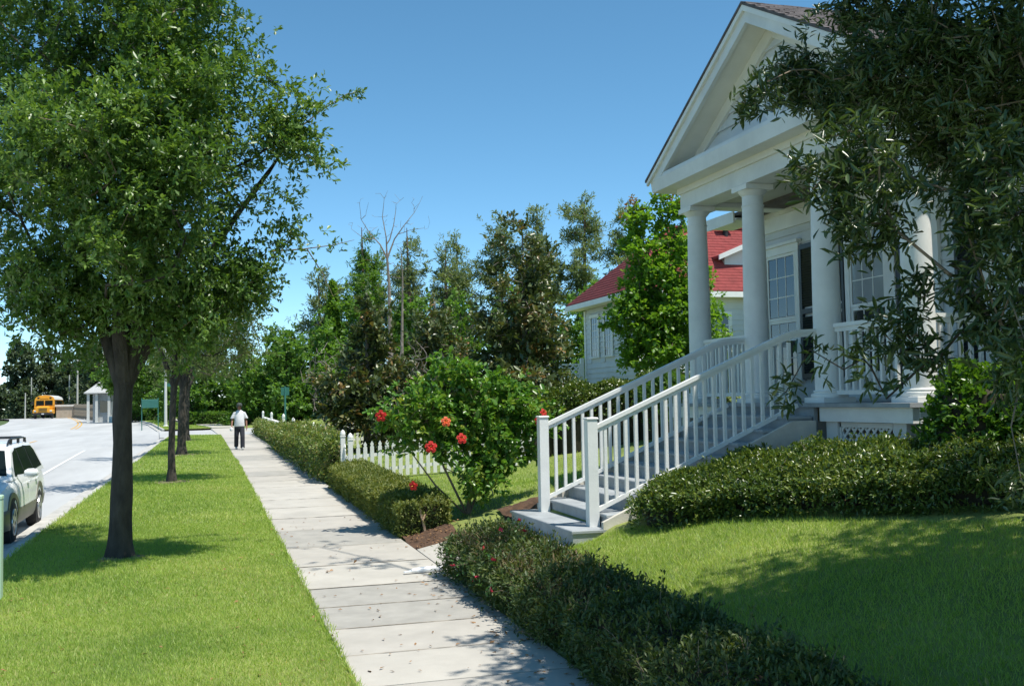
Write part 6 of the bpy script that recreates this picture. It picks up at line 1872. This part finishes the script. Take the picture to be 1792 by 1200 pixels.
# lush taller bush at the porch corner
P, N = blob_points([(7.55, 8.95, .55), (8.2, 8.75, .62), (9.0, 8.6, .6)], 1.28, 6500, ground, .08)
cm_ = MB()
for (x, y, r) in ((7.55, 8.95, .5), (8.2, 8.75, .56), (9.0, 8.6, .55)):
    cm_.lathe([(r * .7, 0), (r * .85, .4), (r * .7, .95), (.02, 1.1)], (x, y, float(ground(x, y))), 12)
hedge('bush', 'lush bright green bush against the porch corner, taller than the azaleas', 'bush', P, N, .075, .04, 'bush', (8.2, 8.8, 1.1), per=5, spread=.85, core=cm_)
# hedges in the neighbour's garden
P, N = blob_points([(7.9, 24.6, .5), (8.8, 24.4, .6), (9.8, 24.2, .7), (10.8, 23.8, .7)], .85, 4500, ground, .06)
P[:, 2] += .75
cm_ = MB()
for (x, y, r) in ((7.9, 24.6, .5), (8.8, 24.4, .6), (9.8, 24.2, .7), (10.8, 23.8, .7)):
    cm_.lathe([(r * .85, -.1), (r * .85, .9), (r * .7, 1.35), (.02, 1.5)], (x, y, float(ground(x, y))), 12)
hedge('hedge', 'yellow green hedge below the red roofed house, behind the left stair rail', 'hedge', P, N, .07, .035, 'azalea', (9.5, 24.3, .8), per=5, core=cm_)
P, N = blob_points([(10.2, 22.9, .45), (11.0, 22.6, .55), (11.8, 22.2, .6)], 1.25, 3000, ground, .08)
P[:, 2] += .35
hedge('shrub', 'dark green spreading shrub under the maple, beside the left stair rail', 'shrub', P, N, .08, .035, 'wood', (11, 22.6, .9), per=5)
for (x0, x1, y0, y1, h, lb, zf0) in ((-1.3, 1.6, 88, 90, 1.75, 'far clipped box hedge, the long one behind the fourth oak', 0), (2.2, 3.5, 86.5, 88.5, 2.0, 'far clipped box hedge, the tall one right of the walking man', 0), (-1.0, 2.2, 85.3, 86.6, .9, 'low far hedge in front of the long clipped one', 0), (2.9, 7.5, 79, 81, .95, 'low far hedge beyond the rose hedge', 0)):
    zz_ = lambda x, y: b(y) + .02
    P, N = box_points(x0, x1, y0, y1, zz_, h, 1500, .05)
    hedge('clipped_hedge', lb, 'hedge', P, N, .16, .09, 'wood', ((x0 + x1) / 2, (y0 + y1) / 2, .6), per=5, core=core_box(x0, x1, y0, y1, zz_, h, .08), group='clipped hedges beyond the side street')
P, N = box_points(-8.2, -5.4, 113.5, 115, lambda x, y: b(y), .8, 700, .08)
hedge('low_hedge', 'low dark hedge at the foot of the gatehouse', 'hedge', P, N, .2, .1, 'wood', (-7, 114, .7), per=5, core=core_box(-8.2, -5.4, 113.5, 115, lambda x, y: b(y), .8, .08))

# ================================================================= HIBISCUS WITH RED FLOWERS
hbx = (3.85, 15.55, float(ground(3.85, 15.55)))
HL = [(0, 0, 1.55, (.95, .7, .62)), (-.55, 0, 1.45, (.5, .5, .5)), (.6, 0, 1.5, (.6, .5, .5)), (-.95, .05, 1.45, (.25, .25, .3)), (.95, -.1, 1.25, (.3, .3, .35)), (0, -.2, 1.0, (.65, .45, .35)), (.35, -.3, .85, (.35, .3, .3)), (.1, -.3, .55, (.35, .3, .22)), (.1, -.35, .36, (.26, .2, .2)), (.3, -.3, .62, (.36, .3, .25)), (-.35, -.1, 1.0, (.3, .3, .22)), (0, 0, 2.05, (.5, .4, .22)), (-.85, 0, 1.1, (.2, .2, .2)), (.55, -.1, .85, (.35, .3, .3))]
hib, A = tree('hibiscus', 'big green hibiscus bush with red flowers, between the picket fence and the front steps', 'bush', hbx,
     [[(0, -.05, -.05, .03), (.02, -.05, .25, .026), (.0, 0, .8, .02), (0, 0, 1.6, .01)], [(0, -.05, .1, .026), (-.35, 0, .7, .017), (-.6, 0, 1.4, .009)], [(0, -.05, .1, .026), (.35, 0, .8, .017), (.6, 0, 1.5, .009)], [(0, -.05, .08, .02), (-.5, -.05, .45, .014), (-.85, 0, .95, .008)]],
     [(x * 1.17, y, z * 1.04, (r[0] * 1.1, r[1], r[2] * 1.05)) for x, y, z, r in HL], 'hibiscus', na=430, ntuft=4, per=8, Ln=.085, Wd=.05, tip=.1, spread=.75, up=.05, ntrunk=7, bark='twig', twig='twig', shell=1.6, rtip=.0025, six=True)
def hib_flower(p, m, face, s=1.0, label=None):
    d = Vector(face).normalized()
    a_ = d.cross(Vector((0, 0, 1))).normalized(); b_ = a_.cross(d)
    st = MB().tube([Vector(p), Vector(p) + d * .05 * s, Vector(p) + d * .085 * s], [.004, .0035, .005], 6).build('flower', M['stamen'], hib, origin=p)
    if label: st['label'] = label
    for ring, (n_, rr, up_) in enumerate(((5, .082, .35), (5, .058, .8))):
        for k in range(n_):
            t = 2 * math.pi * (k + .5 * ring) / n_ + .3
            u = a_ * math.cos(t) + b_ * math.sin(t)
            v = a_ * -math.sin(t) + b_ * math.cos(t)
            c = Vector(p)
            pts = [c, c + (u * .45 + d * up_ * .45) * rr * s + v * .03 * s, c + (u * .95 + d * up_ * .6) * rr * s + v * .034 * s, c + (u * 1.1 + d * up_ * .35) * rr * s, c + (u * .95 + d * up_ * .6) * rr * s - v * .034 * s, c + (u * .45 + d * up_ * .45) * rr * s - v * .03 * s, c + (u * .6 + d * up_ * .75) * rr * s]
            MB().add(pts, [(0, 1, 6), (1, 2, 6), (2, 3, 6), (3, 4, 6), (4, 5, 6), (5, 0, 6)]).build('petal', M[m], st, smooth=False, fix=False)
hib_flower((2.50, 15.15, 1.94), 'petal', (-.6, -1, .1), 1.0)
hib_flower((3.13, 14.72, 1.49), 'petal', (-.2, -1, .25), 1.0)
hib_flower((3.55, 14.62, 1.60), 'petal', (.2, -1, .3), .92)
hib_flower((2.90, 14.85, .95), 'petal', (-.8, -1, -.1), .8)
hib_flower((4.85, 14.85, 1.93), 'petal', (.5, -1, .4), .8)
hib_flower((3.38, 14.85, 1.84), 'petal_o', (0, -1, .3), .85, 'orange red hibiscus flower')
hib_flower((4.75, 14.8, 1.83), 'petal', (.2, -1, -.1), .7)

# ================================================================= GRASS
def blades(name, x, y, z, h, wd, seed):
    n = len(x)
    a = rng.random(n) * 6.283
    ln = np.stack([np.cos(a), np.sin(a), 0 * a], 1) * (wd / 2)[:, None]
    lean = np.stack([rng.normal(0, .55, n), rng.normal(0, .55, n), np.ones(n)], 1)
    B0 = np.stack([x, y, z], 1)
    V = np.stack([B0 - ln, B0 + ln, B0 + unit(lean) * h[:, None]], 1).reshape(-1, 3)
    F = np.arange(3 * n).reshape(-1, 3)
    patch = .5 + .25 * np.sin(x * 1.9 + 1.2 * np.sin(y * 1.1)) + .25 * np.sin(y * 2.3 + x * .7 + 2)
    dry = np.clip(np.sin(x * 1.1 + 2.4 * np.sin(y * .37)) * np.sin(y * .83 + 1.7 * np.sin(x * .9)) - .35, 0, 1)
    tn = np.clip(.26 * patch + rng.random(n) * .52 + (rng.random(n) < .05 + .3 * dry) * .4, 0, 1)
    o = link_mesh(name, mesh_np(name, V, F, tn), L['grass'])
    o['kind'] = 'stuff'
def strip(n, y0, y1, h, wd):
    y = y0 + (y1 - y0) * rng.random(n)
    s = rng.random(n)
    x = kerb_x(y) + .16 + s * (1.10 - kerb_x(y) - .16)
    z = b(y) - .006 + .03 * np.sin(np.clip((x + 2.5) / 3.6, 0, 1) * math.pi)
    return x, y, z, np.clip(rng.normal(h, h * .25, n), h * .4, h * 1.8), np.full(n, wd)
parts_ = [strip(90000, 6.0, 11, .036, .0065), strip(80000, 11, 18, .04, .008), strip(50000, 18, 30, .045, .013), strip(26000, 30, 60, .055, .022)]
blades('grass', *[np.concatenate([p[i] for p in parts_]) for i in range(5)], 1)
def lot(n, x0, x1, y0, y1, h, wd, ok):
    x = x0 + (x1 - x0) * rng.random(n); y = y0 + (y1 - y0) * rng.random(n)
    k = ok(x, y); x, y = x[k], y[k]; n = len(x)
    return x, y, ground(x, y) - .004, np.clip(rng.normal(h, h * .28, n), h * .4, h * 1.9), np.full(n, wd)
def az_front(x, y):
    return x < np.interp(y, [6.6, 7.2, 8.2, 9.5, 10.2, 11.2, 11.75], [7.4, 6.75, 6.25, 5.85, 5.55, 4.95, 4.45]) + .1
parts_ = [lot(120000, 3.6, 7.2, 3.0, 11.75, .05, .007, lambda x, y: az_front(x, y)), lot(26000, 3.3, 8.5, 15.3, 23.5, .05, .012, lambda x, y: x > 3.4), lot(12000, 3.4, 14, 23.7, 37, .06, .025, lambda x, y: x > 3.5)]
blades('grass', *[np.concatenate([p[i] for p in parts_]) for i in range(5)], 2)
n = 14000
y = rng.uniform(75, 125, n); x = kerb_x(y) + .2 + rng.random(n) * (2.7 - kerb_x(y))
blades('grass', x, y, b(y), np.clip(rng.normal(.09, .03, n), .03, .2), np.full(n, .05), 3)

n = 5200
y = 5.2 + rng.random(n) ** 1.5 * 30
side = rng.random(n) < .72
x = np.where(side, 1.085 + rng.normal(.0, .018, n) * (1 + .8 * np.sin(y * 2.1)), kerb_x(y) + .15 + rng.normal(0, .02, n))
blades('edge_grass', x, y, b(y) + .008, np.clip(rng.normal(.05, .018, n), .02, .11), np.full(n, .007) + y * .0004, 5)
